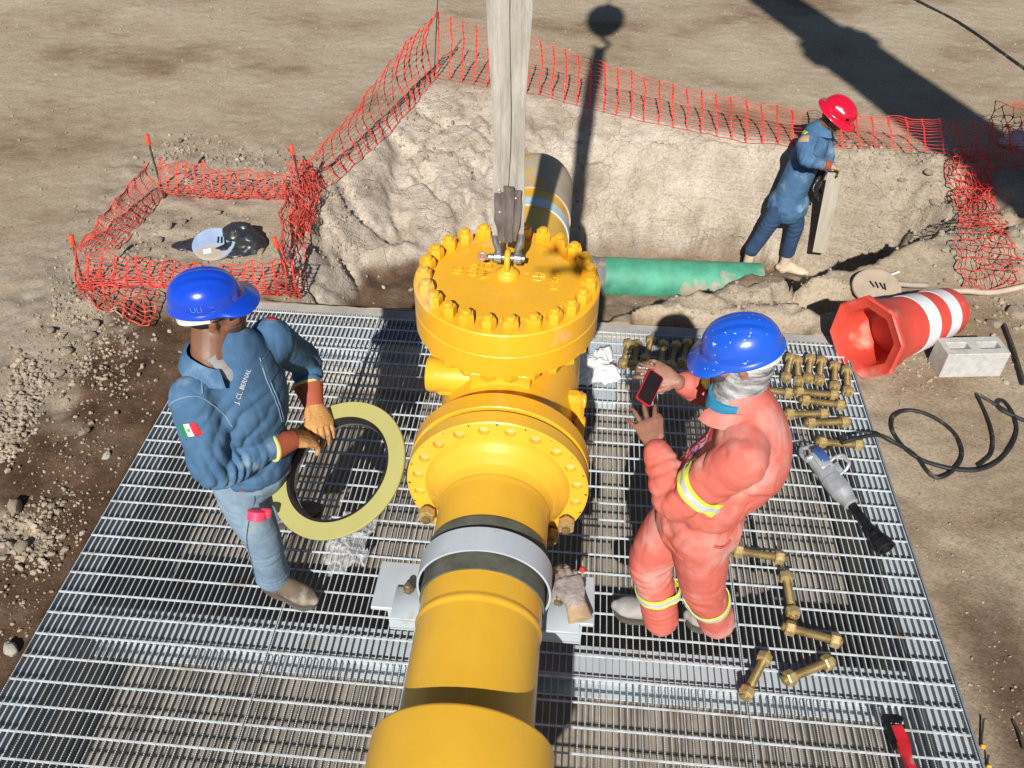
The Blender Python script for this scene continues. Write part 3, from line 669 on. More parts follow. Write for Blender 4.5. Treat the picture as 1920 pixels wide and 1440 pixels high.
def strap_pts(x0, x1, y0, y1, tw):
    out = []
    for t in np.linspace(0, 1, 40):
        z = PZs + .105 + t * 3.25; wv = .006 * sin(t * 23 + x0 * 50)
        out.append((EX + x0 + (x1 - x0) * min(1, t * 1.6) + wv, EY + y0 + (y1 - y0) * t, z))
    return out
def ribbon(mb, pts, w, th_, side=(1, 0, 0), fold=0, phase=0.):
    side = V(side).normalized(); n = len(pts); prof = [(-.5, 0), (-.25, fold), (0, 0), (.25, -fold), (.5, 0)]; m_ = len(prof); vs = []
    for lay in (0, 1):
        for i, p in enumerate(pts):
            t = (V(pts[min(i + 1, n - 1)]) - V(pts[max(i - 1, 0)])).normalized(); nn = side.cross(t).normalized(); ww = w[i] if isinstance(w, (list, tuple, np.ndarray)) else w
            for k, (u, f) in enumerate(prof): vs.append(V(p) + side * (u * ww) + nn * (f * sin(i * .35 + phase) + (th_ if lay else 0)))
    fs = []; N_ = n * m_
    for i in range(n - 1):
        for k in range(m_ - 1):
            a = i * m_ + k; fs.append((a, a + 1, a + m_ + 1, a + m_)); fs.append((N_ + a, N_ + a + m_, N_ + a + m_ + 1, N_ + a + 1))
        a = i * m_; b = a + m_ - 1; fs.append((a, a + m_, N_ + a + m_, N_ + a)); fs.append((b, N_ + b, N_ + b + m_, b + m_))
    fs.append(tuple(range(m_)) + tuple(range(N_ + m_ - 1, N_ - 1, -1)))
    mb.add(vs, fs)
for x0, x1, y0, y1, w0, w1, ph in ((-.027, -.036, -.008, -.014, .050, .082, 0), (.028, .036, .010, .014, .052, .080, 2.0), (.006, .004, .022, .030, .075, .095, 4)):
    pts = strap_pts(x0, x1, y0, y1, 0); w = [w0 + (w1 - w0) * min(1, k / 14) for k in range(40)]
    mb = MB(); ribbon(mb, pts, w, .007, fold=.004, phase=ph); mb.build('webbing_leg', 'webbing', sg, 40)
lb = MB()
for k, (xo, yo, z1) in enumerate(((-.030, -.012, .205), (.004, -.018, .235), (.030, -.006, .215))):
    pts = [(EX + xo * (.55 + .45 * min(1, t * 2)), EY + yo - .004 + .004 * sin(t * 9 + k), PZs + .085 + t * (z1 - .0)) for t in np.linspace(0, 1, 14)]
    ribbon(lb, pts, [.030 + .010 * min(1, t * 2) + .003 * sin(t * 17 + k) for t in np.linspace(0, 1, 14)], .010, fold=.003, phase=k)
mb = lb; P_ = [(EX + .012 * sin(t * 2.2), EY + .02 * cos(t), PZs + .105 - .012 * cos(t)) for t in np.linspace(-1.6, 1.6, 9)]
mb.tube(P_, [(.026, .010)] * 9, 12, up=(1, 0, 0)); mb.build('leather_sleeve', 'leather_sleeve', sg, 50)
for p in ((-.030, .22), (-.028, .13), (.018, .11), (.03, .19)): MB().ball((EX + p[0], EY - .030, PZs + .085 + p[1]), .0035, 8).build('rivet', 'stitch', sg, 80)
HZ = PZs + 3.36
hk = thing('hook_block', 'round crane hook ball holding the sling, high above the valve', 'crane hook', (EX, EY, HZ))
MB().lathe((EX, EY, HZ + .30), (0, 0, 1), [(0, .05), (.04, .12), (.14, .18), (.30, .225), (.50, .225), (.64, .18), (.72, .08), (.80, .03)], 36).build('ball', 'steel_dark', hk, 50)
hp = cr([(0, 0, .34), (0, 0, .22), (.05, 0, .16), (.085, 0, .08), (.06, 0, .0), (0, 0, -.03), (-.06, 0, .0), (-.08, 0, .07)], 5)
MB().tube([(EX + a, EY + b, HZ + c) for a, b, c in hp], [.03] * (len(hp) - 6) + [.026, .022, .018, .014, .010, .006], 12).build('hook', 'steel_dark', hk, 60)
MB().tube([(EX, EY, HZ + .9), (EX, EY, 10.5)], .012, 8).build('wire_rope', 'steel_dark', hk)
bm = thing('crane_boom', 'telescopic crane boom reaching over the pit from behind', 'crane boom', (4.6, -.4, 2.6))
T0, T1 = V(4.62, -.30, 2.7), V(-.32, 2.75, 10.6); bd = (T1 - T0).normalized(); BR = basis(V(0, 0, 1), bd); L_ = (T1 - T0).length
for nm, a, b, w in (('base_section', 0, .50, .56), ('middle_section', .42, .80, .44), ('tip_section', .75, 1.0, .38)):
    MB().box(T0 + bd * L_ * (a + b) / 2, (w * 1.15, w, L_ * (b - a)), BR, bev=.03).build(nm, 'crane_paint', bm, 30)
MB().box(T0 + bd * L_ * .47, (.74, .66, .30), BR, bev=.03).build('collar', 'crane_paint', bm, 30)
MB().lathe(T1 - V(.18, 0, .05), (1, 0, 0), [(0, .2), (.04, .2), (.05, .15), (.09, .15), (.10, .2), (.34, .2)], 28).build('sheave', 'steel_dark', bm, 40)
dr = thing('camera_drone', 'small grey quadcopter hovering over the grating', 'drone', (-.19, .12, 3.62)); DO = V(.05, -.10, .02)
MB().box(V(-.19, .12, 3.62) + DO, (.06, .13, .04), bev=.012).build('body', 'drone_grey', dr, 40)
for a in (40, 140, 220, 320):
    ar = radians(a); e = V(-.19 + .13 * cos(ar), .12 + .13 * sin(ar), 3.635) + DO; mb = MB(); mb.tube([V(-.19 + .03 * cos(ar), .12 + .05 * sin(ar), 3.62) + DO, e], .007, 8); mb.lathe(e - V(0, 0, .02), (0, 0, 1), [(0, .014), (.035, .014)], 12); ao = mb.build('arm', 'drone_grey', dr, 40)
    br = radians(a * 1.7); MB().box(e + V(0, 0, .02), (.16, .014, .002), Matrix.Rotation(br, 3, 'Z')).build('propeller', 'drone_grey', ao)
#@@PART2@@
# ------------------------------------------------------------------ people
def folds(me, amp, scale, stretch=(1, 1, 1), o=3, seed=0, centers=(), damp=None):
    "cloth folds: push the surface in and out along its normals with ridged noise"
    P = co(me); Nn = nrm(me); Q = P * scale * np.array(stretch) + seed
    warp = np.stack([pn(Q * .7 + 3), pn(Q * .7 + 13), pn(Q * .7 + 23)], 1) * .8
    n1 = pn(Q + warp); n2 = pn(Q * 1.6 + warp + 31); n3 = pn(Q * 3.1 + warp * 1.5 + 61)
    f = .40 * (np.exp(-(n1 / .09) ** 2) - .3) - .80 * (np.exp(-(n2 / .075) ** 2) - .2) + .12 * n1 - .35 * (np.exp(-(n3 / .10) ** 2) - .2); k = np.full(len(P), amp)
    extra = 0
    for e in centers:
        w = np.exp(-((P - np.array(e[0])) ** 2).sum(1) / e[1] ** 2)
        if len(e) == 3: k = k + e[2] * w; continue
        ax = np.array(V(e[3]).normalized()); ph = (P @ ax) / e[4] * pi + 4.2 * pn(P * 4 + seed) + 1.6 * pn(P * 10 + seed); md = .45 + .9 * np.clip(pn(P * 6 + seed + 5) + .4, 0, 1)
        extra = extra + 1.05 * e[2] * w * (np.abs(np.sin(ph)) ** .8 - .62) * 1.5 * md
    setco(me, P + Nn * (f * k + extra)[:, None])
def limb(mb, pts, rad, n=18, up=None):
    A = cr([tuple(p) + ((r, r) if not isinstance(r, tuple) else r) for p, r in zip(pts, rad)], 6)
    mb.tube([a[:3] for a in A], [(max(a[3], .004), max(a[4], .004)) for a in A], n, up=up); mb.ell(A[0][:3], (A[0][3] * .98,) * 3, None, 12, 7) ; mb.ell(A[-1][:3], (A[-1][3] * .98,) * 3, None, 12, 7)
def hand(mb, wrist, d, pal, curls, thumb, side, sc=1., fat=1., spread=.12):
    "wrist point, direction of the hand, palm-facing direction, 4 curls (radians per joint), thumb (across, curl); side +1: thumb on +across"
    wrist = V(wrist); d = V(d).normalized(); pal = V(pal); pal = (pal - d * pal.dot(d)).normalized(); ac = d.cross(pal) * side
    L = .095 * sc; wd = .040 * sc
    pts = [wrist - d * .02, wrist + d * .012, wrist + d * L * .45, wrist + d * L * .85, wrist + d * L]
    mb.tube(pts, [(.027 * fat, .021 * fat), (.030 * fat, .021 * fat), (.040 * fat, .017 * fat), (.042 * fat, .014 * fat), (.038 * fat, .011 * fat)], 14, up=pal)
    for i, (ln, r) in enumerate(((.074, .0092), (.083, .0095), (.077, .0090), (.060, .0082))):
        u = (1.5 - i) / 1.5; base = wrist + d * (L * (.93 - .05 * abs(i - 1.2))) + ac * (u * wd * .80)
        dirv = (d + ac * u * spread).normalized(); p = base - dirv * .02; P = [p, base]; c = curls[i]; a = 0; segs = (.46, .31, .23)
        for j, sg_ in enumerate(segs):
            a += c * (.85, 1.1, .8)[j]; v = dirv * cos(a) + pal * sin(a); base = base + v * ln * sc * sg_; P.append(base)
        rr = r * fat; mb.tube([tuple(q) for q in P], [rr, rr * 1.05, rr * 1.0, rr * .92, rr * .70], 10); mb.ball(P[-1], rr * .78, 8)
        mb.ball(P[2], rr * 1.02, 8); mb.ball(P[3], rr * .95, 8)
    b = wrist + d * L * .22 + ac * wd * .75; ta, tcu = thumb; P = [wrist + d * .012 + ac * .012, b]; a = ta
    v = (d * cos(a) + ac * sin(a)).normalized(); b = b + v * .034 * sc; P.append(b)
    v = (v + pal * tcu).normalized(); b = b + v * .030 * sc; P.append(b); v = (v + pal * tcu * .8 - ac * .25).normalized(); b = b + v * .024 * sc; P.append(b)
    rr = .0108 * fat; mb.tube([tuple(q) for q in P], [rr * 1.3, rr * 1.35, rr * 1.08, rr, rr * .75], 10); mb.ball(P[-1], rr * .82, 8); mb.ball(P[2], rr * 1.08, 8)
def headgeo(mb, c, f, up):
    R = basis(f, up)   # x fwd, y left, z up
    def E(p, r): mb.ell(V(c) + R @ V(p), r, R, 18, 12)
    E((-.008, 0, .03), (.098, .077, .092)); E((.028, 0, -.035), (.066, .060, .070)); E((.050, 0, -.082), (.036, .036, .028)); E((.03, 0, -.065), (.058, .052, .036))
    E((.078, 0, .028), (.020, .052, .013)); E((.088, 0, .002), (.014, .012, .026)); E((.103, 0, -.016), (.013, .014, .011)); E((.085, 0, -.044), (.013, .024, .007)); E((.082, 0, -.057), (.014, .022, .008))
    for s_ in (-1, 1): E((.055, s_ * .045, -.012), (.030, .020, .024)); E((-.008, s_ * .079, -.005), (.014, .009, .029)); E((-.002, s_ * .083, .004), (.012, .010, .020)); E((.0, s_ * .079, -.026), (.009, .007, .010)); E((.080, s_ * .032, .012), (.010, .014, .009))
    return R
def helmet(parent, c, f, up, m, full=False, logo=None, s=1.0):
    "shell with crown ridges, brim or peak, and rain gutter"
    R = basis(f, up); c = V(c); n = 72; rows = []
    for j in range(22):
        ph = (pi / 2) * j / 21; ring = []
        for k in range(n):
            th = 2 * pi * k / n; ct, st = cos(th), sin(th)
            a = .143 if ct > 0 else .146; b = .118; x = a * ct * sin(ph) ** .92; y = b * st * sin(ph) ** .92; z = .118 * cos(ph) ** .86
            rid = math.exp(-(y / .022) ** 4) * .0065 + math.exp(-((abs(y) - .048) / .011) ** 4) * .0045
            fade = max(0., sin(min(1, (1 - j / 21) * 1.35) * pi / 2)) * (1 if abs(x) < .125 else .3)
            z += rid * fade; ring.append(V((x, y, z)) * s)
        rows.append(ring)
    base = rows[-1]
    def brim(out, dz):
        ring = []
        for k in range(n):
            th = 2 * pi * k / n; ct, st = cos(th), sin(th); dr = V((ct / .143, st / .118, 0)).normalized()
            if full: e = .034 + .014 * max(ct, 0) ** 2; dip = -.012 - .006 * max(ct, 0)
            else: pk = max(0., (ct - .30) / .70); e = .010 + .052 * ss(pk * 1.3) * (1 - .18 * (1 - ct)); dip = -.006 - .016 * pk
            ring.append(base[k] + (dr * e * out + V((0, 0, dip * out + dz))) * s)
        return ring
    rows += [brim(.25, -.004), brim(1, -.008), brim(1.03, -.0125), brim(1.0, -.015), brim(.2, -.011)]
    inner = [[V((p.x * .965, p.y * .96, p.z * .96 - .002)) for p in rows[j]] for j in range(21, -1, -3)]
    rows += inner; vs = [c + R @ p for ring in rows for p in ring]; fs = []
    for j in range(len(rows) - 1):
        for k in range(n): k2 = (k + 1) % n; fs.append((j * n + k, (j + 1) * n + k, (j + 1) * n + k2, j * n + k2))
    mb = MB().add(vs, fs); h = mb.build('hard_hat', m, parent, 60)
    return h, R
def band(bvh, c, axis, w, out, n=40, rmax=.25, t=.004, ref=None, tilt=0):
    "a band of tape wrapped round a limb, following the garment below"
    R = basis(ref if ref is not None else V(axis).orthogonal(), axis); mb = MB(); rows = []
    for wz in (-w / 2, 0, w / 2):
        ring = []
        for k in range(n):
            th = 2 * pi * k / n; d = R @ V((cos(th), sin(th), 0)); o = V(c) + V(axis).normalized() * wz
            h = bvh.ray_cast(o + d * rmax, -d, rmax); p = h[0] if h[0] is not None else o + d * out
            if (p - o).length > out * 1.22: p = o + d * out * .95
            ring.append(p + d * t)
        # smooth the radius
        rr = [(q - (V(c) + V(axis).normalized() * wz)).length for q in ring]; rr = [(rr[i - 1] + 2 * rr[i] + rr[(i + 1) % n]) / 4 for i in range(n)]
        rows.append([V(c) + V(axis).normalized() * wz + R @ V((cos(2 * pi * k / n), sin(2 * pi * k / n), 0)) * rr[k] for k in range(n)])
    vs = [p for r_ in rows for p in r_]
    ins = [V(c) + (p - V(c)) * .97 for p in rows[0]], [V(c) + (p - V(c)) * .97 for p in rows[-1]]
    vs = ins[0] + vs + ins[1]; fs = []
    for j in range(4):
        for k in range(n): k2 = (k + 1) % n; fs.append((j * n + k, j * n + k2, (j + 1) * n + k2, (j + 1) * n + k))
    return mb.add(vs, fs)
def decal(bvh, c, nv, xv, w, h, t=.003, nx=12, ny=8, outline=None, dist=.15):
    "thin patch laid on a surface: grid w x h around c, dropped along -nv"
    R = basis(xv, nv); mb = MB(); rows = []; last = None
    for lay in (t, -.004):
        for j in range(ny + 1):
            for i in range(nx + 1):
                u = (i / nx - .5) * w; v = (j / ny - .5) * h; o = V(c) + R @ V((u, v, dist)); hh = bvh.ray_cast(o, -V(nv).normalized(), dist * 3)
                p = hh[0] if hh[0] is not None else (last if last is not None else V(c)); last = p
                if hh[0] is not None: p = hh[0] + V(nv).normalized() * lay
                rows.append(p)
    N_ = (nx + 1) * (ny + 1); fs = []
    for j in range(ny):
        for i in range(nx):
            a = j * (nx + 1) + i; fs.append((a, a + 1, a + nx + 2, a + nx + 1)); fs.append((N_ + a, N_ + a + nx + 1, N_ + a + nx + 2, N_ + a + 1))
    bd = [i for i in range(nx + 1)] + [j * (nx + 1) + nx for j in range(1, ny + 1)] + [ny * (nx + 1) + i for i in range(nx - 1, -1, -1)] + [j * (nx + 1) for j in range(ny - 1, 0, -1)]
    for i in range(len(bd)): a, b = bd[i], bd[(i + 1) % len(bd)]; fs.append((a, N_ + a, N_ + b, b))
    return mb.add(rows, fs)
def textdecal(bvh, s, size, c, nv, xv, name, m, parent, t=.002, sx=1.0, dist=.15):
    me = text_mesh(s, size, .0006); R = basis(xv, nv); P = co(me); out = []
    n_ = V(nv).normalized()
    for p in P:
        o = V(c) + R @ V((p[0] * sx, p[1], dist)); h = bvh.ray_cast(o, -n_, dist * 3); b = h[0] if h[0] is not None else V(c); out.append(tuple(b + n_ * (t + p[2]) - world(parent)))
    setco(me, np.array(out)); return link(name, me, m, parent)
def line(bvh, pts, r, nv, lift=.0015, dist=.12, sub=6):
    P = cr([tuple(p) for p in pts], sub); n_ = V(nv).normalized(); out = []
    for p in P:
        h = bvh.ray_cast(V(p) + n_ * dist, -n_, dist * 3)
        if h[0] is not None: out.append(tuple(h[0] + n_ * lift))
    return MB().tube(out, r, 6) if len(out) > 2 else MB()
def boot(ank, toe, heel, w=.050, hgt=.14, zg=0.):
    "leather boot between heel and toe, standing at height zg"
    ank, toe, heel = V(ank), V(toe), V(heel); d = (toe - heel); d.z = 0; L = d.length; d.normalize(); up = V(0, 0, 1); lf = up.cross(d); H0 = V(heel.x, heel.y, zg); mb = MB()
    sec = [(.02, .030, .030, .045), (.05, .038, .052, .060), (.09, .041, .060, .065), (.14, .042, .054, .056), (.18, .047, .044, .046), (.22, .050, .037, .039), (.255, .044, .031, .033), (.283, .026, .022, .025)]
    k = L / .29; A = [(H0 + d * (x * k) + up * (.018 + hz), ww * w / .048, hh) for x, ww, hh, hz in sec]
    mb.tube([a[0] for a in A], [(a[1], a[2]) for a in A], 20, up=up); mb.ell(A[-1][0], (.024 * w / .05,) * 3); mb.ell(A[0][0], (.03,) * 3)
    limb(mb, [H0 + d * .062 + up * .05, H0 + d * .064 + up * .10, V(ank.x, ank.y, zg + hgt)], [(.046, .052), (.044, .048), (.048, .050)], 16)
    so_ = MB(); out = [(-.002, -.024), (.06, -.036), (.13, -.034), (.20, -.049), (.25, -.045), (.285, -.022), (.294, 0)]; out = [(x * k, y * w / .048) for x, y in out]; out = out + [(x, -y) for x, y in out[-2::-1]]
    so_.prism(out, .0, .024, Matrix((d, lf, up)).transposed(), H0)
    lc = MB()
    for i in range(5):
        x = (.115 + .022 * i) * k; z_ = .125 - .017 * i; q = H0 + d * x + up * (z_ + .008); lc.tube([q - lf * .032 - up * .014, q + up * .006, q + lf * .032 - up * .014 + d * .014], .0042, 6)
    return mb, so_, lc
def torso_axis(J):
    return (V(J['shL']) - V(J['shR'])).normalized()

def person_man1():
    "man in denim on the left, holding the flange gasket"
    f = V(.90, -.36, 0).normalized(); base = V(-1.22, 2.32, 0); p0 = base
    neck = at(398, 668, 1.47); head = at(404, 585, 1.60); shR = at(362, 748, 1.385); elR = at(402, 882, 1.09); wrR = at(538, 824, 1.06)
    shL = V(-1.10, 2.47, 1.40); elL = V(-1.06, 2.66, 1.13); wrL = at(583, 748, 1.04); hip = V(-1.22, 2.30, .92); hd = V(.93, .30, .02).normalized(); hu = (V(0, 0, 1) - hd * .02).normalized()
    kR = at(492, 1008, .50); aR = at(513, 1085, .10); kL = V(-1.26, 2.56, .50); aL = V(-1.38, 2.70, .10)
    root = None; mb = MB(); HR = headgeo(mb, head, hd, hu)
    limb(mb, [head + HR @ V((-.02, 0, -.05)), neck, neck - V(0, 0, .05)], [.072, .074, .082]); sideL = V(shL) - V(shR); sideL.z = 0; sideL.normalize()
    limb(mb, [neck - V(0, 0, .04), (shL + shR) / 2 - V(0, 0, .07), hip + V(0, 0, .10), hip], [(.065, .06), (.12, .065), (.12, .08), (.13, .09)], up=f)
    for s_, e, w_ in ((shR, elR, wrR), (shL, elL, wrL)): limb(mb, [s_, e, w_], [.05, .04, .028])
    for k_, a_, sg_ in ((kR, aR, -1), (kL, aL, 1)): limb(mb, [hip + sideL * sg_ * .08, k_, a_], [.075, .05, .04])
    me = remesh(mb, .0055, 5); body = link('person', me, 'skin_brown', None, 180, base); shift(me, base); body.data = me
    tag(body, 'man in faded denim with a blue hard hat holding a round gasket', 'person')
    # beard shadow, hair
    hb = MB(); hb.ell(head + HR @ V((-.028, 0, .012)), (.083, .081, .062), HR, 24, 12); hb.build('hair', 'hair', body, 80)
    bd_ = MB(); bd_.ell(head + HR @ V((.032, 0, -.056)), (.060, .0625, .046), HR, 28, 16); bd_.build('beard', 'beard', body, 80)
    # jacket
    jk = MB(); mid = (shL + shR) / 2
    limb(jk, [neck - V(0, 0, .02) - f * .01, mid + V(0, 0, .035), mid - V(0, 0, .07), mid - V(0, 0, .20), hip + V(0, 0, .15), hip + V(0, 0, .035)], [(.080, .072), (.140, .100), (.195, .138), (.190, .150), (.178, .150), (.184, .152)], 28, up=f)
    limb(jk, [shR + V(0, 0, .01), shR * .55 + elR * .45, elR, elR * .5 + wrR * .5, wrR * .80 + elR * .20], [.083, .080, .070, .060, .050]); limb(jk, [shL, shL * .5 + elL * .5, elL, elL * .45 + wrL * .55, wrL * .66 + elL * .34], [.083, .074, .066, .058, .052])
    limb(jk, [mid - V(0, 0, .035), shR + V(0, 0, -.02)], [.085, .085]); limb(jk, [mid - V(0, 0, .035), shL + V(0, 0, -.02)], [.085, .085])
    me = remesh(jk, .008, 8); folds(me, .0022, 4.2, (1.3, 1.3, .6), 4, 4, [(elR, .15, .011, wrR - elR, .050), (elR * .5 + wrR * .5, .10, .007, wrR - elR, .035), (elL, .14, .010, wrL - elL, .045), (hip + V(0, 0, .10), .20, .007, (.3, 0, 1), .060), (shR * .6 + mid * .4 - V(0, 0, .14) + f * .08, .17, .010, (.6, .2, -.8), .060), (shL * .7 + mid * .3 - V(0, 0, .08), .10, .008, (.5, .5, -.6), .05)]); P = co(me)
    # open neck: push the surface down where the throat shows
    setco(me, P); jb = bvh_of(me); shift(me, base); jk = link('denim_jacket', me, 'denim_jacket', body, 180)
    # collar
    cm = MB(); Rn = basis(f, (0, 0, 1)); pts = []
    for th in np.linspace(radians(38), radians(322), 26): pts.append(neck + Rn @ V((cos(th) * .086 + .012, sin(th) * .086, .020 - .045 * max(0, cos(th)))))
    ribbon(cm, [tuple(p) for p in pts], .058, .006, side=(0, 0, 1)); cm = MB()
    n_ = len(pts); vs = []
    for lay, (dr, dz) in enumerate(((0, .026), (.020, .012), (.042, -.032), (.034, -.034), (.006, -.02))):
        for p in pts: o = p - neck; o.z = 0; o.normalize(); vs.append(p + o * dr + V(0, 0, dz))
    fs = [(a * n_ + i, a * n_ + i + 1, (a + 1) * n_ + i + 1, (a + 1) * n_ + i) for a in range(4) for i in range(n_ - 1)]
    col = cm.add(vs, fs).build('collar', 'denim_jacket', jk, 60)
    vm = MB(); vm.tube([neck + Rn @ V((.03, 0, .03)), neck + Rn @ V((.076, 0, -.030)), neck + Rn @ V((.112, 0, -.080))], [(.058, .030), (.050, .022), (.016, .010)], 14, up=f); vm.build('undershirt', 'shirt_grey', body, 80)
    nv = V(.62, -.62, .5).normalized(); side = V(-nv.y, nv.x, 0).normalized()
    # placket line, yoke seam, sleeve seam, pocket
    fr = f
    for dx in (-6, 5): line(jb, [at(480 + dx, 672, 1.42), at(497 + dx, 708, 1.36), at(520 + dx, 750, 1.27), at(541 + dx, 790, 1.17)], .0028, (.75, -.45, .5)).build('placket', 'denim_seam', jk, 60)
    decal(jb, at(500, 690, 1.38), (.8, .0, .6), (.1, 1, 0), .075, .085, .004, 8, 8).build('chest_pocket', 'denim_jacket', jk, 60)
    line(jb, [at(388, 745, 1.38), at(385, 700, 1.42), at(383, 672, 1.45)], .0028, (.2, -.6, .8)).build('seam', 'denim_seam', jk, 60)
    line(jb, [at(315, 770, 1.34), at(345, 752, 1.38), at(388, 746, 1.38), at(425, 775, 1.3), at(440, 800, 1.25)], .0028, (.1, -.7, .7)).build('seam', 'denim_seam', jk, 60)
    # flag patch: green, white, red fields with a small seal
    fc = at(373, 803, 1.29); fx = V(.97, .20, .10); fn = V(-.15, -.80, .60)
    fp = decal(jb, fc, fn, fx, .072, .046, .004).build('flag_patch', 'flag_white', jk, 60); Rf = basis(fx, fn)
    decal(jb, fc - Rf @ V((.024, 0, 0)), fn, fx, .024, .046, .0052).build('green_field', 'flag_green', fp, 60); decal(jb, fc + Rf @ V((.024, 0, 0)), fn, fx, .024, .046, .0052).build('red_field', 'flag_red', fp, 60)
    decal(jb, fc, fn, fx, .011, .013, .0052, 4, 4).build('seal', 'flag_seal', fp, 60)
    lc_ = at(460, 730, 1.34); textdecal(jb, 'J. CL. BERNAL', .021, lc_, (.24, -.62, .75), at(474, 704, 1.34) - at(446, 756, 1.34), 'chest_lettering', 'ink_white', jk, .004, dist=.3)
    decal(jb, at(493, 640, 1.36), (.4, .1, .9), (1, .3, 0), .03, .05, .003, 6, 6).build('chest_emblem', 'flag_red', jk, 60)
    # sling bag strap hanging on the chest
    # trousers
    tr = MB(); limb(tr, [hip + V(0, 0, .08), hip - V(0, 0, .02)], [(.165, .128), (.17, .135)], 24, up=f)
    limb(tr, [hip - sideL * .075 + V(0, 0, .02), hip * .5 + kR * .5 - sideL * .05, kR, kR * .5 + aR * .5, aR + V(0, 0, .03)], [.108, .096, .078, .074, .080]); limb(tr, [hip + sideL * .075, hip * .5 + kL * .5 + sideL * .04, kL, kL * .5 + aL * .5, aL + V(0, 0, .03)], [.105, .096, .080, .074, .074])
    me = remesh(tr, .008, 6); folds(me, .002, 5, (1, 1, 1.2), 3, 14, [(kR, .13, .004, (.5, 0, 1), .075), (aR + V(0, 0, .05), .08, .007, (.2, 0, 1), .036), (hip - sideL * .08 - V(0, 0, .08), .13, .005, (.7, 0, 1), .05)]); tb = bvh_of(me); shift(me, base); tr = link('jeans', me, 'jeans_light', body, 180)
    line(tb, [at(478, 930, .86), at(482, 1000, .52), at(487, 1080, .14)], .002, (-.1, -1, .3)).build('seam', 'jeans_dark', tr, 60)
    decal(tb, at(462, 918, .92), (.0, -.9, .4), (1, .2, 0), .060, .030, .005, 6, 4).build('belt_patch', 'glove_cuff', tr, 60)
    bm_, bs_, bl_ = boot(aR, at(592, 1132, .02), at(500, 1098, .02), .052, .15, .002); bo = link('boot', remesh(bm_, .006, 4), 'boot_brown', body, 180); shift(bo.data, base); bs_.build('sole', 'sole', bo); bl_.build('laces', 'lace', bo, 80)
    bm_, bs_, bl_ = boot(aL, aL + V(.20, .10, 0), aL - V(.08, .04, 0), .052, .15, .002); bo = link('boot', remesh(bm_, .006, 4), 'boot_brown', body, 180); shift(bo.data, base); bs_.build('sole', 'sole', bo); bl_.build('laces', 'lace', bo, 80)
    # gloves
    for (el_, wr_, tip, pal, sgn, cu, th_) in ((elR, wrR, at(590, 822, .975), (.1, .25, -1), 1, (.30, .38, .45, .55), (.55, .8)), (elL, wrL, at(606, 800, .975), (-.2, -.25, -1), -1, (.42, .35, .3, .3), (.35, .5))):
        d = (tip - wr_).normalized(); gm = MB(); hand(gm, wr_ + d * .022, d, pal, cu, th_, sgn, 1.14, 1.38, .12); gl = link('work_glove', remesh(gm, .0035, 4), 'glove_tan', body, 180); folds(gl.data, .0016, 45, (1, 1, 1), 3, 2); shift(gl.data, base)
        ax_ = (wr_ + d * .03 - (wr_ * .78 + el_ * .22)).normalized(); a_ = wr_ + d * .035
        gc = MB(); gc.tube([a_, a_ - ax_ * .045, a_ - ax_ * .095], [(.042, .036), (.052, .046), (.064, .058)], 24, up=V(pal)); gc.tube([a_ - ax_ * .090, a_ - ax_ * .104], [(.0655, .0595), (.066, .060)], 24, up=V(pal)); gc.f = gc.f
        c_ = MB(); c_.tube([a_, a_ - ax_ * .045, a_ - ax_ * .092], [(.040, .036), (.050, .045), (.062, .056)], 28, up=V(pal)); cu_ = c_.build('cuff', 'glove_cuff', gl, 60)
        t_ = MB(); t_.tube([a_ - ax_ * .090, a_ - ax_ * .093, a_ - ax_ * .101, a_ - ax_ * .103], [(.0625, .0565), (.065, .059), (.065, .059), (.060, .054)], 28, up=V(pal)); t_.build('trim', 'glove_trim', cu_, 60)
    # helmet, nape strap, glasses
    h, R = helmet(body, head + HR @ V((-.020, .008, .060)), hd, hu, 'helmet_blue', s=.87); hc = head + HR @ V((-.020, .008, .060))
    ns = MB(); pts = [hc + R @ V((.116 * cos(t), .094 * sin(t), -.028 - .030 * (-cos(t)) ** 2)) for t in np.linspace(radians(85), radians(275), 24)]; ribbon(ns, [tuple(p) for p in pts], .034, .003, side=hu); ns.build('nape_strap', 'white_plastic', h, 60)
    hb_ = bvh_of_obj(h)
    rd = (R @ V((0, -1, .22))).normalized(); textdecal(hb_, 'ULI', .028, hc + R @ V((-.022, -.100, .020)), rd, R @ V((1, 0, 0)), 'helmet_lettering', 'emboss_blue', h, .0015)
    gm = MB(); pts = [head + HR @ V((.098 * cos(t) + .005, .078 * sin(t), .016)) for t in np.linspace(radians(-62), radians(62), 20)]; ribbon(gm, [tuple(p) for p in pts], .030, .003, side=hu)
    for s_ in (-1, 1): gm.tube([head + HR @ V((.050, s_ * .070, .022)), head + HR @ V((-.005, s_ * .088, .018))], .0025, 6)
    gm.build('sunglasses', 'lens', body, 60)
    return body
def bvh_of_obj(o):
    me = o.data; w = world(o); return BVHTree.FromPolygons([tuple(v.co + w) for v in me.vertices], [tuple(p.vertices) for p in me.polygons])
def link_at(name, me, m, parent):
    shift(me, world(parent)); return link(name, me, m, parent, 180)
man1 = person_man1()

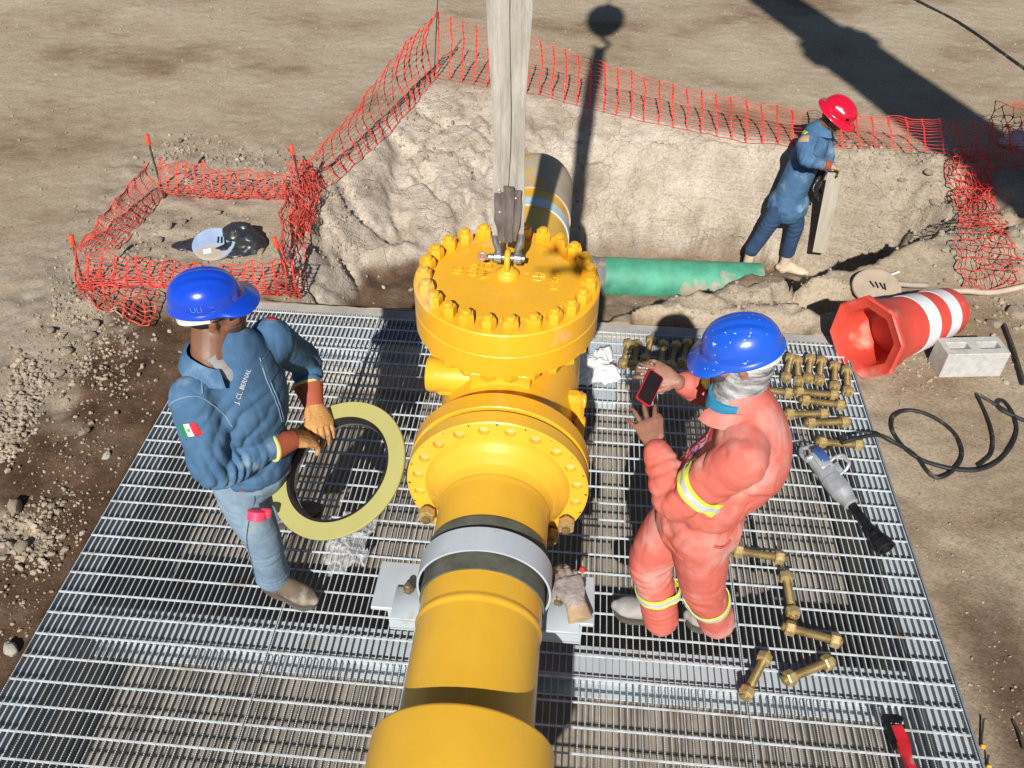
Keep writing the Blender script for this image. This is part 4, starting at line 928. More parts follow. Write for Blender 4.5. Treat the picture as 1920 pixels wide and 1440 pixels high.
# gasket ring in his hands
GC = at(632, 878, .90); cdir = (V(0, 0, CH) - GC).normalized(); right = V(CR[0][0], CR[0][1], CR[0][2]); upv = -V(CR[1][0], CR[1][1], CR[1][2])
gn = (cdir * .70 + (right * -.56 + upv * .44) * .715).normalized()
gk = thing('flange_gasket', 'olive faced flange gasket ring with black inner rim, held in gloved hands', 'gasket', tuple(GC))
mb = MB(); mb.lathe(GC, gn, [(-.012, .226), (-.012, .2925), (-.008, .2945), (0, .2945), (.004, .292), (.004, .226)], 96, close=True); mb.build('face_ring', 'ring_face', gk, 30)
mb = MB(); mb.lathe(GC, gn, [(-.048, .214), (-.048, .2255), (.001, .2255), (.001, .214)], 96, close=True); mb.build('inner_rim', 'ring_inner', gk, 30)
mb = MB(); mb.lathe(GC, gn, [(-.050, .211), (-.050, .2138), (-.038, .2138), (-.038, .211)], 96, close=True); mb.build('steel_lip', 'ring_steel', gk, 30)

def person_man2():
    "man in the coral coverall, looking at a phone"
    f = V(-1, .18, 0).normalized(); base = V(.60, 2.30, 0)
    head = V(.600, 2.315, 1.57); neck = V(.60, 2.27, 1.43); shL = at(1392, 862, 1.33); elL = at(1268, 940, 1.06); wrL = at(1228, 838, 1.17)
    shR = V(.665, 2.46, 1.36); elR = V(.60, 2.66, 1.12); wrR = at(1270, 716, 1.25); hip = V(.56, 2.20, .90)
    kL = at(1318, 1100, .48); aL = at(1345, 1163, .10); kR = V(.42, 2.28, .49); aR = at(1240, 1158, .10); sideL = V(-.18, -1, 0).normalized()
    hd = V(-.93, .10, -.34).normalized(); hu = (V(0, 0, 1) + hd * .30).normalized(); hu = (hu - hd * hu.dot(hd)).normalized()
    ph = at(1218, 722, 1.25)
    mb = MB(); HR = headgeo(mb, head, hd, hu); limb(mb, [head + HR @ V((-.02, 0, -.05)), neck, neck - V(0, 0, .05)], [.060, .062, .075])
    limb(mb, [neck - V(0, 0, .04), (shL + shR) / 2 - V(0, 0, .07), hip + V(0, 0, .10), hip], [(.065, .06), (.12, .065), (.12, .08), (.13, .09)], up=f)
    for s_, e, w_ in ((shR, elR, wrR), (shL, elL, wrL)): limb(mb, [s_, e, w_], [.05, .042, .029])
    for k_, a_, sg_ in ((kL, aL, 1), (kR, aR, -1)): limb(mb, [hip + sideL * sg_ * .08, k_, a_], [.075, .05, .04])
    # hands: left one open along the phone edge, right one behind it
    hand(mb, wrL + (at(1205, 775, 1.20) - wrL).normalized() * .01, at(1192, 752, 1.215) - wrL, V(.10, .70, -.62), (.20, .12, .10, .16), (.35, .25), -1, 1.12, 1.05, .34)
    hand(mb, wrR, at(1224, 694, 1.29) - wrR, V(-.25, .55, -.60), (.45, .55, .60, .65), (.75, .35), 1, 1.10, 1.05, .12)
    me = remesh(mb, .0042, 3, .4); body = link('person', me, 'skin_mid', None, 180, base); shift(me, base)
    tag(body, 'man in a coral coverall with a scuffed blue hard hat looking at a phone', 'person')
    sk = MB(); mid = (shL + shR) / 2; back = -f
    limb(sk, [neck - V(0, 0, .01) + back * .01, mid + V(0, 0, .02) + back * .02, mid - V(0, 0, .10) + back * .04, mid - V(0, 0, .22) + back * .03, hip + V(0, 0, .16) + back * .02, hip + V(0, 0, .07), hip - V(0, 0, .04)], [(.085, .082), (.135, .10), (.195, .150), (.200, .165), (.185, .155), (.165, .140), (.175, .152)], 28, up=f)
    limb(sk, [shL, shL * .55 + elL * .45, elL, elL * .5 + wrL * .5, wrL * .90 + elL * .10], [.088, .083, .075, .066, .053]); limb(sk, [shR, shR * .5 + elR * .5, elR, elR * .5 + wrR * .5, wrR * .78 + elR * .22], [.086, .080, .072, .062, .050])
    limb(sk, [mid, shL - V(0, 0, .01)], [.09, .09]); limb(sk, [mid, shR - V(0, 0, .01)], [.09, .09])
    hL = hip + sideL * .08; hR_ = hip - sideL * .08
    limb(sk, [hL, hL * .5 + kL * .5, kL, kL * .5 + aL * .5, aL - V(0, 0, .01)], [.118, .108, .090, .084, .080]); limb(sk, [hR_, hR_ * .5 + kR * .5 + f * .02, kR, kR * .5 + aR * .5, aR - V(0, 0, .01)], [.118, .110, .092, .084, .080])
    me = remesh(sk, .008, 6); folds(me, .0022, 4.2, (1.3, 1.3, .7), 4, 24, [(elL, .15, .010, wrL - elL, .050), (elR, .13, .009, wrR - elR, .045), (elL * .4 + wrL * .6, .08, .006, wrL - elL, .035), (shL * .6 + mid * .4 - V(0, 0, .12) + f * .06, .17, .010, (-.6, .3, -.8), .060), (hip + V(0, 0, .10), .13, .0055, sideL, .028), (hip + V(0, 0, .14), .2, .006, (.2, 0, 1), .06), (kL, .14, .007, (.2, 0, 1), .065), (kR, .14, .007, (-.2, 0, 1), .065), (aL + V(0, 0, .05), .10, .008, (0, 0, 1), .04), (aR + V(0, 0, .05), .10, .008, (0, 0, 1), .04)])
    bv = bvh_of(me); shift(me, base); su = link('coverall', me, 'coral', body, 180)
    # tapes: upper arm, both shins
    def tape(c, ax_, w, nm, out=.10):
        o = band(bv, c, ax_, w, out, t=.005).build(nm, 'hivis', su, 70); band(bv, c, ax_, w * .46, out, t=.008).build('silver_strip', 'silver_tape', o, 70)
    tape(elL * .62 + wrL * .0 + shL * .38, (elL - shL), .056, 'arm_tape', .105); tape(kL * .60 + aL * .40, (aL - kL), .050, 'leg_tape', .105); tape(kR * .50 + aR * .50, (aR - kR), .050, 'leg_tape', .105)
    tape(elR * .45 + shR * .55, (elR - shR), .050, 'arm_tape', .105)
    # collar, shirt, gaiter, mask
    Rn = basis(f, (0, 0, 1)); cm = MB(); pts = [neck + back * .012 + Rn @ V((cos(t) * .100 + .012, sin(t) * .098, -.020 - .035 * max(0, cos(t)))) for t in np.linspace(radians(32), radians(328), 26)]; n_ = len(pts); vs = []
    for dr, dz in ((-.004, .024), (.012, .016), (.030, -.020), (.024, -.024), (.004, -.02)):
        for p in pts: o = p - neck; o.z = 0; o.normalize(); vs.append(p + o * dr + V(0, 0, dz))
    cm.add(vs, [(a * n_ + i, a * n_ + i + 1, (a + 1) * n_ + i + 1, (a + 1) * n_ + i) for a in range(4) for i in range(n_ - 1)]); cm.build('collar', 'coral', su, 60)
    tm = MB(); tm.tube([neck + V(0, 0, -.035) + f * .01, neck + V(0, 0, .018) + f * .015], [(.088, .086), (.080, .078)], 28, up=f); tm.build('undershirt', 'blue_shirt', body, 60)
    gm = MB(); gm.ell(head + HR @ V((-.012, 0, -.040)), (.094, .084, .075), HR, 26, 14); limb(gm, [head + HR @ V((-.01, 0, -.075)), neck + f * .01], [(.078, .080), (.076, .076)], 20, up=f); me = remesh(gm, .006, 3); folds(me, .003, 30, (1, 1, 2.5), 2, 9); shift(me, base); link('neck_gaiter', me, 'gaiter', body, 180)
    mm = MB(); mm.ell(head + HR @ V((.050, 0, -.048)), (.062, .058, .050), HR, 24, 14); limb(mm, [head + HR @ V((.03, 0, -.075)), head + HR @ V((.01, 0, -.11))], [(.062, .058), (.06, .055)], 18, up=f); me = remesh(mm, .006, 3); shift(me, base); link('face_mask', me, 'mask_grey', body, 180)
    gl = MB(); pts = [head + HR @ V((.100 * cos(t) + .006, .080 * sin(t), .012)) for t in np.linspace(radians(-60), radians(60), 18)]; ribbon(gl, [tuple(p) for p in pts], .030, .003, side=hu)
    for s_ in (-1, 1): gl.tube([head + HR @ V((.055, s_ * .072, .016)), head + HR @ V((-.005, s_ * .090, .012))], .003, 6)
    gl.build('glasses', 'black_plastic', body, 60)
    h, R = helmet(body, head + HR @ V((-.008, 0, .050)), hd, hu, 'helmet_scuffed', s=.92); hc = head + HR @ V((-.008, 0, .050))
    ns = MB(); pts = [hc + R @ V((.124 * cos(t), .098 * sin(t), -.024 - .024 * cos(t) ** 2)) for t in np.linspace(radians(95), radians(265), 24)]; ribbon(ns, [tuple(p) for p in pts], .030, .003, side=hu); ns.build('nape_strap', 'white_plastic', h, 60)
    # lettering on chest and back
    textdecal(bv, 'TROCS', .040, at(1306, 822, 1.25), (-.62, -.55, .55), (-.05, -.35, -.9), 'chest_lettering', 'ink_blue', su, .005); textdecal(bv, 'TROCS', .040, at(1449, 835, 1.20), (.75, -.3, .5), (-.1, .75, .6), 'back_lettering', 'ink_blue', su, .006)
    # pocket mouths, placket
    line(bv, [at(1252, 1020, .86), at(1262, 1036, .83), at(1282, 1042, .80)], .003, (-.2, -1, .4)).build('pocket_seam', 'coral_seam', su, 60); line(bv, [at(1330, 1012, .90), at(1350, 1018, .89), at(1366, 1008, .90)], .006, (.2, -1, .5)).build('pocket_mouth', 'coral_seam', su, 60)
    line(bv, [at(1335, 800, 1.30), at(1340, 770, 1.34), at(1330, 765, 1.36)], .003, (-.4, -.6, .6)).build('seam', 'coral_seam', su, 60)
    line(bv, [at(1300, 780, 1.33), at(1262, 830, 1.24), at(1256, 845, 1.2)], .003, (-.8, -.2, .5)).build('placket', 'coral_seam', su, 60)
    # green strap at the throat
    for (a, toe, heel) in ((aL, at(1288, 1158, .02), at(1372, 1180, .02)), (aR, at(1152, 1140, .02), at(1262, 1168, .02))):
        bm_, bs_, bl_ = boot(a, toe, heel, .055, .13, .002); me = remesh(bm_, .006, 4); shift(me, base); bo = link('boot', me, 'boot_grey', body, 180); bs_.build('sole', 'sole', bo); bl_.build('laces', 'lace', bo, 80)
    return body, ph
man2, phc = person_man2()
pn_ = V(.38, -.50, .74).normalized(); px_ = (at(1238, 700, 1.25) - at(1196, 700, 1.25)).normalized(); Rp = basis((at(1228, 690, 1.26) - at(1205, 762, 1.23)), pn_)
phc = at(1214, 729, 1.255) + pn_ * .02
fo = thing('smartphone', 'dark phone in a red case held in both hands', 'phone', tuple(phc))
out = [(-.068, -.027), (-.061, -.034), (.061, -.034), (.068, -.027), (.068, .027), (.061, .034), (-.061, .034), (-.068, .027)]
MB().prism(out, -.008, .001, Rp, phc).build('case', 'phone_red', fo, 30); MB().prism([(x * .94, y * .90) for x, y in out], .0012, .0025, Rp, phc).build('screen', 'phone_glass', fo)

def person_man3():
    "man with the red hat in the trench, resting a plank"
    G = -1.1; ga, gb = at(1405, 492, G), at(1488, 486, G); f = V(.93, -.37, 0).normalized(); sideL = V(.37, .93, 0).normalized()
    hip = at(1476, 362, G + .92); hip = V(hip.x + .02, 7.0, G + .92); 
    def K(x, y, yy):  # sight line at a chosen distance
        d = CR.T @ np.array([(x - 960) / CF, (y - 720) / CF, 1.0]); t = yy / d[1]; return V(d[0] * t, yy, CH + d[2] * t)
    hip = K(1482, 366, 6.98); mid = K(1526, 262, 6.98); neck = K(1541, 236, 6.98); head = K(1566, 220, 6.94); shR = K(1509, 272, 6.80); shL = K(1546, 252, 7.16); elR = K(1512, 300, 6.66); wrR = K(1549, 309, 6.72); elL = K(1552, 300, 7.18); wrL = K(1536, 332, 7.02)
    kR = K(1446, 415, 6.90); aR = K(1408, 474, 6.95); kL = K(1492, 422, 6.96); aL = K(1476, 478, 7.02); hd = V(.80, -.36, -.48).normalized(); hu = (V(0, 0, 1) - hd * hd.z).normalized(); base = V(1.86, 7.0, min(gz(1.7, 6.95), gz(2.0, 7.0)))
    mb = MB(); HR = headgeo(mb, head, hd, hu); limb(mb, [head + HR @ V((-.02, 0, -.05)), neck, neck - V(0, 0, .05)], [.056, .058, .07]); limb(mb, [neck - V(0, 0, .04), mid - V(0, 0, .04), hip], [(.06, .055), (.10, .06), (.12, .09)], up=f)
    for s_, e, w_ in ((shR, elR, wrR), (shL, elL, wrL)): limb(mb, [s_, e, w_], [.045, .036, .026])
    for k_, a_, sg_ in ((kL, aL, 1), (kR, aR, -1)): limb(mb, [hip + sideL * sg_ * .07, k_, a_], [.07, .045, .035])
    me = remesh(mb, .0065, 4); body = link('person', me, 'skin_brown', None, 180, base); shift(me, base); tag(body, 'man in a red full-brim hard hat and denim standing down in the trench', 'person')
    hb = MB(); hb.ell(head + HR @ V((-.03, 0, .0)), (.080, .080, .068), HR, 20, 12); hb.build('hair', 'hair', body, 80)
    jk = MB(); limb(jk, [neck - V(0, 0, .01), mid + V(0, 0, .06), mid - V(0, 0, .06), mid * .5 + hip * .5, hip + V(0, 0, .03), hip - V(0, 0, .09)], [(.075, .07), (.135, .10), (.18, .13), (.17, .13), (.175, .135), (.188, .142)], 24, up=f)
    limb(jk, [shR, shR * .5 + elR * .5, elR, elR * .45 + wrR * .55, wrR * .95 + elR * .05], [.072, .066, .058, .052, .044]); limb(jk, [shL, shL * .5 + elL * .5, elL, wrL * .9 + elL * .1], [.072, .064, .056, .044]); limb(jk, [mid + V(0, 0, .05), shR], [.075, .075]); limb(jk, [mid + V(0, 0, .05), shL], [.075, .075])
    me = remesh(jk, .010, 5); folds(me, .002, 5, (1, 1, .8), 3, 44, [(elR, .12, .009, wrR - elR, .045), (hip + V(0, 0, .05), .15, .005, (0, 0, 1), .05), (shR * .7 + mid * .3 - V(0, 0, .12), .12, .008, (.5, .2, -.8), .05)]); jb = bvh_of(me); shift(me, base); jk = link('denim_jacket', me, 'denim_jacket', body, 180)
    Rn = basis(f, (0, 0, 1)); cm = MB(); pts = [neck + Rn @ V((cos(t) * .078 + .012, sin(t) * .078, -.012 - .02 * max(0, cos(t)))) for t in np.linspace(radians(35), radians(325), 22)]; n_ = len(pts); vs = []
    for dr, dz in ((0, .028), (.018, .012), (.038, -.028), (.030, -.032)):
        for p in pts: o = p - neck; o.z = 0; o.normalize(); vs.append(p + o * dr + V(0, 0, dz))
    cm.add(vs, [(a * n_ + i, a * n_ + i + 1, (a + 1) * n_ + i + 1, (a + 1) * n_ + i) for a in range(3) for i in range(n_ - 1)]); cm.build('collar', 'denim_jacket', jk, 60)
    decal(jb, K(1506, 259, 6.75), (-.3, -.8, .4), (1, -.1, .1), .085, .055, .005, 8, 6).build('sleeve_patch', 'patch_tan', jk, 60); decal(jb, K(1500, 240, 6.9), (-.7, -.3, .7), (.8, .4, .5), .035, .10, .005, 6, 8).build('shoulder_tape', 'hivis', jk, 60)
    tr = MB(); limb(tr, [hip + V(0, 0, .03), hip - V(0, 0, .08)], [(.145, .115), (.15, .12)], 22, up=f); limb(tr, [hip - sideL * .07 - V(0, 0, .05), hip * .5 + kR * .5 - sideL * .03, kR, kR * .5 + aR * .5, aR + V(0, 0, .03)], [.100, .092, .076, .068, .064]); limb(tr, [hip + sideL * .07 - V(0, 0, .05), hip * .5 + kL * .5, kL, kL * .5 + aL * .5, aL + V(0, 0, .03)], [.098, .090, .074, .066, .064])
    me = remesh(tr, .010, 5); folds(me, .002, 5, (1, 1, 1.4), 3, 54, [(kR, .12, .007, (0, 0, 1), .05), (kL, .12, .007, (0, 0, 1), .05), (aR, .09, .008, (0, 0, 1), .035), (aL, .09, .008, (0, 0, 1), .035)]); shift(me, base); link('jeans', me, 'jeans_dark', body, 180)
    for a, toe, heel in ((aR, aR + V(.05, -.20, 0), aR - V(.02, -.08, 0)), (aL, aL + V(.21, -.04, 0), aL - V(.07, -.01, 0))):
        z_ = gz(a.x, a.y); bm_, bs_, bl_ = boot(a, toe, heel, .052, max(.13, a.z - z_ + .03), z_); me = remesh(bm_, .007, 4); shift(me, base); bo = link('boot', me, 'boot_dust', body, 180); bs_.build('sole', 'sole', bo); bl_.build('laces', 'boot_dust', bo, 80)
    for (wr_, tip, pal, sgn, m_, cu) in ((wrR, K(1580, 318, 6.78), (0, -.1, -1), 1, 'glove_dusty', (.5, .55, .6, .65)), (wrL, K(1530, 352, 6.98), (.5, -.6, 0), -1, 'black_plastic', (.35, .35, .4, .4))):  # left glove and cuff coloured near black to stand for the shadow on them
        d = (tip - wr_).normalized(); gm = MB(); hand(gm, wr_ + d * .02, d, pal, cu, (.4, .5), sgn, 1.1, 1.35); me = remesh(gm, .005, 3); shift(me, base); gl = link('work_glove', me, m_, body, 180)
        c_ = MB(); a_ = wr_ + d * .025; c_.tube([a_, a_ - d * .07], [(.044, .040), (.056, .052)], 20, up=V(pal)); c_.build('cuff', 'glove_cuff' if m_ == 'glove_dusty' else m_, gl, 60)
    h, R = helmet(body, head + HR @ V((-.008, 0, .050)), hd, hu, 'helmet_red', True, s=1.03); hc = head + HR @ V((-.008, 0, .050)); hb_ = bvh_of_obj(h)
    rd = (R @ V((.1, -1, .55))).normalized(); decal(hb_, hc + R @ V((-.012, -.10, .06)), rd, R @ V((1, 0, 0)), .085, .014, .002, 12, 3).build('reflective_strip', 'ink_white', h, 60); decal(hb_, hc + R @ V((.075, -.08, .03)), (R @ V((.6, -.8, .4))), R @ V((1, .6, 0)), .032, .022, .002, 5, 4).build('sticker', 'black_plastic', h, 60)
    gm = MB(); pts = [head + HR @ V((.098 * cos(t) + .006, .078 * sin(t), .014)) for t in np.linspace(radians(-64), radians(64), 18)]; ribbon(gm, [tuple(p) for p in pts], .032, .003, side=hu)
    for s_ in (-1, 1): gm.tube([head + HR @ V((.050, s_ * .070, .020)), head + HR @ V((-.005, s_ * .088, .016))], .0025, 6)
    gm.build('sunglasses', 'lens', body, 60)
    # plank
    a, b = K(1566, 322, 6.80), K(1536, 473, 6.86); d = (a - b).normalized(); Rk = basis(V(.9, -.25, .1), d); mb = MB(); mb.box((a + b) / 2, (.115, .022, (a - b).length), Rk, bev=.002); tag(mb.build('wooden_plank', 'wood', None, 30), 'pale weathered board held upright by the man in the red hat', 'plank')
    return body
man3 = person_man3()
# ------------------------------------------------------------------ stud bolts
def make_stud():
    o = thing('stud_bolt', 'x', 'stud bolt', (0, 0, 0), 'brass coloured stud bolts with two nuts lying on the grating')
    MB().lathe((0, 0, 0), (1, 0, 0), [(-.133, .015), (-.130, .0195), (.130, .0195), (.133, .015)], 20).build('threaded_rod', 'zinc_thread', o, 40)
    for s_ in (-1, 1):
        mb = MB(); nut(mb, (s_ * .098 - .019, 0, 0), (1, 0, 0), .060, .042, up=(0, 0, 1)); mb.build('nut', 'zinc', o, 12)
    return o
ST = [((1180, 637), (1167, 692), 'stud bolt nearest the white rag in the row behind the phone'), ((1196, 641), (1187, 692), 'second stud bolt from the white rag, sunlit, in the row behind the phone'), ((1224, 631), (1207, 682), 'third stud bolt from the white rag, its lower nut by the man\'s fingers'),
      ((1244, 641), (1239, 690), 'fourth stud bolt from the white rag, in the man\'s shadow'), ((1270, 642), (1256, 692), 'fifth stud bolt from the white rag, above the coral sleeve'), ((1291, 635), (1277, 690), 'sixth stud bolt from the white rag, left of the scuffed blue hat'),
      ((1312, 635), (1302, 692), 'stud bolt half hidden behind the peak of the scuffed blue hat'), ((1484, 664), (1472, 716), 'stud bolt partly covered by the back of the scuffed blue hat'), ((1494, 668), (1498, 724), 'first fully seen stud bolt right of the scuffed blue hat'),
      ((1520, 664), (1514, 720), 'second fully seen stud bolt right of the scuffed blue hat'), ((1541, 669), (1535, 722), 'stud bolt in the middle of the upright group beside the red drum'), ((1565, 681), (1565, 730), 'stud bolt second from the right end of the row beside the red drum'),
      ((1587, 688), (1590, 741), 'rightmost stud bolt of the row, closest to the red drum'), ((1415, 728), (1476, 737), 'stud bolt mostly hidden behind the coral shoulder'), ((1488, 735), (1572, 742), 'uppermost of the stud bolts lying crosswise right of the coral back'),
      ((1502, 750), (1582, 761), 'second of the stud bolts lying crosswise right of the coral back'), ((1472, 777), (1550, 776), 'third crosswise stud bolt, touching the coral back'), ((1508, 794), (1594, 791), 'crosswise stud bolt just above the impact wrench'),
      ((1530, 829), (1618, 835), 'stud bolt lying under the hose end of the impact wrench'), ((1376, 1032), (1468, 1047), 'stud bolt lying beside the coral trouser pocket'), ((1472, 1073), (1488, 1158), 'stud bolt pointing away, its lower nut near another bolt end'),
      ((1472, 1176), (1573, 1203), 'stud bolt lying crosswise right of the coral trouser legs'), ((1437, 1227), (1396, 1307), 'left one of the two stud bolts lying lowest in the photo'), ((1470, 1276), (1560, 1239), 'right one of the two stud bolts lying lowest in the photo')]
stud0 = make_stud(); first = True
for a, b, lb in ST:
    o = stud0 if first else copy_tree(stud0); first = False
    A_, B_ = at(*a, .03), at(*b, .03); m_ = (A_ + B_) / 2; d = B_ - A_
    o.location = (m_.x, m_.y, .0325); o.rotation_euler = (0, 0, math.atan2(d.y, d.x)); o['label'] = lb
    L_ = (d.length - .03) / .22
# ------------------------------------------------------------------ impact wrench, hose, pipe wrench
a, b = at(1512, 838, .10), at(1664, 1032, .06); d = (b - a).normalized(); LW = (b - a).length; up = (V(0, 0, 1) - d * d.z).normalized(); sd = up.cross(d); R_ = Matrix((d, sd, up)).transposed()
iw = thing('impact_wrench', 'silver air impact wrench with long black socket extension on the grating', 'impact wrench', (a.x, a.y, 0))
def LP(x, y=0, z=0): return a + R_ @ V((x, y, z))
k = LW / .66
mb = MB(); mb.lathe(LP(.075 * k), d, [(0, .030), (.006, .046), (.09, .050), (.15, .052), (.155, .056), (.20, .057), (.25, .055), (.285, .045), (.30, .040), (.33, .038), (.335, .030)], 32); mb.box(LP(.12 * k, 0, .030), (.12, .075, .05), R_, bev=.012); mb.build('motor_body', 'alu', iw, 45)
mb = MB(); mb.box(LP(.10 * k, .005, .050), (.10, .060, .030), R_, bev=.010); mb.build('blue_housing', 'tool_blue', iw, 45)
def dh(o_, u, v, w, h, r): return cr([tuple(o_ + u * x + v * y) for x, y in ((0, -w / 2), (h * .55, -w / 2 - .004), (h, -w * .34), (h, 0), (h, w * .34), (h * .55, w / 2 + .004), (0, w / 2))], 6)
MB().tube(dh(LP(.085 * k, 0, -.0), -d, sd, .105, .085, .01), .0115, 12).build('rear_handle', 'alu', iw, 60)
hv = (sd * .70 + up * .72).normalized(); mb = MB(); mb.tube(dh(LP(.185 * k) + hv * .035, hv, d, .085, .085, .01), .0095, 12); mb.box(LP(.20 * k) + hv * .050, (.075, .012, .055), Matrix((d, hv.cross(d), hv)).transposed(), bev=.004); mb.build('side_handle', 'alu', iw, 60)
mb = MB(); mb.tube([LP(.10, .02, -.03), LP(.09, .02, -.065)], .011, 10); mb.build('trigger', 'black_plastic', iw, 60)
MB().lathe(LP(.40 * k - .01), d, [(0, .024), (.02, .022), (.17 * k, .021), (.175 * k, .024)], 20).build('extension', 'black_iron', iw, 45)
MB().lathe(LP(.555 * k), d, [(0, .028), (.004, .034), (.022, .034), (.024, .031), (.030, .031), (.032, .037), (.052, .039), (.056, .046), (.098, .049), (.103, .047), (.103, .036), (.070, .030), (.070, 0)], 36).build('socket', 'black_iron', iw, 35)
MB().lathe(LP(-.002 + .08 * k, -.045, .02), (at(1600, 820, .10) - at(1562, 833, .10)), [(-.02, .010), (.0, .012), (.02, .015), (.10, .013), (.11, .010)], 14).build('hose_fitting', 'alu', iw, 45)
def HP(x, y, z=None):
    X_, Y_ = 1360 + x / 2.5714, 500 + y / 2.5714
    if z is not None: return tuple(at(X_, Y_, z))
    h = hit(X_, Y_); return (h.x, h.y, h.z + .010)
hs = [HP(560, 850, .07), HP(640, 825, .085), HP(720, 812, .07), HP(770, 822, .05), HP(820, 850, .03), HP(880, 890), HP(930, 935), HP(965, 985), HP(1010, 1022), HP(1070, 1008), HP(1125, 950), HP(1137, 890), HP(1105, 815), HP(1040, 755), HP(950, 710), HP(865, 700), HP(808, 730), HP(800, 785), HP(835, 850), HP(890, 905), HP(960, 945), HP(1040, 970), HP(1120, 985), HP(1220, 985), HP(1310, 945), HP(1375, 870), HP(1400, 800), HP(1392, 740), HP(1365, 685), HP(1330, 650), HP(1308, 665), HP(1325, 695), HP(1380, 722), HP(1440, 748), HP(1560, 790), HP(1800, 860)]
hs2 = [HP(1400, 735), HP(1370, 712), HP(1300, 670), HP(1240, 635), HP(1212, 622), HP(1222, 650), HP(1250, 710), HP(1275, 780), HP(1288, 850), HP(1272, 915), HP(1215, 965)]
mb = MB(); mb.tube([tuple(p) for p in cr(hs, 8)], .0115, 10); tag(mb.build('air_hose', 'hose', None, 80), 'black rubber air hose coiled on the ground right of the grating', 'hose')
mb = MB(); mb.tube([tuple(p) for p in cr(hs2, 8)], .0105, 10); tag(mb.build('rubber_cable', 'hose', None, 80), 'short black cable end crossing the air hose on the ground', 'cable')
pw = thing('pipe_wrench', 'red pipe wrench at the lower right corner of the grating', 'wrench', tuple(at(1690, 1400, .02)))
a, b = at(1680, 1365, .03), at(1722, 1475, .03); d = (b - a).normalized(); sd = V(-d.y, d.x, 0); Rw = Matrix((d, sd, V(0, 0, 1))).transposed()
def WP(x, y=0, z=0): return a + Rw @ V((x, y, z))
mb = MB(); hp_ = [(-.005, -.030), (.035, -.038), (.075, -.024), (.12, -.016), (.34, -.014), (.36, 0), (.34, .014), (.12, .016), (.085, .026), (.045, .030), (-.005, .024)]; mb.prism(hp_, -.013, .013, Rw, a); mb.build('handle', 'wrench_red', pw, 30)
mb = MB(); mb.prism([(-.055, -.040), (-.052, .022), (-.040, .038), (-.025, .036), (-.028, .006), (-.030, -.020), (-.012, -.022), (.03, -.022), (.09, -.030), (.09, -.040), (.0, -.044)], -.010, .014, Rw, a); mb.prism([(-.012, -.018), (-.008, .034), (.006, .034), (.010, -.018)], -.012, .012, Rw, a); mb.build('jaws', 'black_iron', pw, 30)
MB().lathe(WP(.045, -.030, 0), d, [(0, .016), (.022, .016)], 16).build('knurl', 'black_iron', pw, 30)
# ------------------------------------------------------------------ tape roll, rag, gloves, clear film
tp = thing('measuring_tape', 'pink tape reel hanging at the thigh of the man with the gasket', 'tape reel', tuple(at(487, 952, .84)))
c = at(487, 952, .84) + V(.0, -.035, 0); ax_ = V(-.05, -.55, -.83).normalized(); mb = MB(); mb.lathe(c - ax_ * .02, ax_, [(0, .030), (.003, .036), (.037, .036), (.040, .030)], 28); mb.box(c + ax_ * 0 + V(.032, .012, .0), (.04, .03, .034), bev=.006); mb.build('reel', 'tape_pink', tp, 40); MB().lathe(c + ax_ * .0195, ax_, [(0, .024), (.002, .022)], 20).build('hub', 'glove_grey', tp, 40)
def crumple(name, c, pts, m, vox, amp, label, cat, sc=18, smooth=2):
    mb = MB()
    for p, r in pts: mb.ell(V(c) + V(p), r if isinstance(r, tuple) else (r, r, r), None, 20, 12)
    me = remesh(mb, vox, smooth); P = co(me); N_ = nrm(me); f = (fbm(P * sc * .45, 2) * 1.2 + (fbm(P * sc * .8 + 9, 2, True) - .6) * .6); setco(me, P + N_ * (f * amp)[:, None]); P = co(me); P[:, 2] = np.maximum(P[:, 2], c[2] - .0 if True else 0); setco(me, P)
    shift(me, c); o = link(name, me, m, None, 60, c); return tag(o, label, cat)
cg = at(1120, 692, .0); crumple('white_rag', (cg.x, cg.y, .003), [((-.02, 0, .02), (.11, .08, .05)), ((.05, -.07, .02), (.09, .09, .045)), ((-.06, -.08, .01), (.08, .08, .035)), ((.02, .07, .02), (.08, .06, .05))], 'rag', .006, .034, 'crumpled white rag on the grating right of the valve', 'rag', 16)
def film_obj():
    c = at(655, 1030, .0); n = 46; P = []; a_, b_ = at(690, 985, .10), at(640, 1080, .05)
    U_ = (at(700, 1010, .05) - at(605, 1040, .05)); V_ = (at(650, 975, .05) - at(645, 1075, .05))
    for i in range(n):
        for j in range(n):
            u = i / (n - 1) - .5; v = j / (n - 1) - .5; w = (.72 + .5 * max(v, 0)) * (1 - .25 * abs(v)); p = c + U_ * (u * w * 1.15 + .30 * v * (v > 0)) + V_ * v; P.append((p.x, p.y, .02))
    P = np.array(P); q = P.copy(); q[:, 2] = 0
    P[:, 2] = .035 + .055 * np.abs(fbm(q * 13, 4)) + .03 * fbm(q * 26 + 5, 3, True) * .5; P[:, 0] += .035 * fbm(q * 16 + 9, 3); P[:, 1] += .035 * fbm(q * 16 + 39, 3)
    f = [(i * n + j, (i + 1) * n + j, (i + 1) * n + j + 1, i * n + j + 1) for i in range(n - 1) for j in range(n - 1)]
    me = bpy.data.meshes.new('film'); me.from_pydata([tuple(p) for p in P], [], f); o = link('plastic_film', me, 'film'); return tag(o, 'crumpled clear plastic film lying on the grating below the gasket', 'plastic film')
film_obj()
gv = thing('leather_gloves', 'pair of worn grey leather gloves lying on the pipe bracket', 'gloves', tuple(at(1065, 1105, .80)))
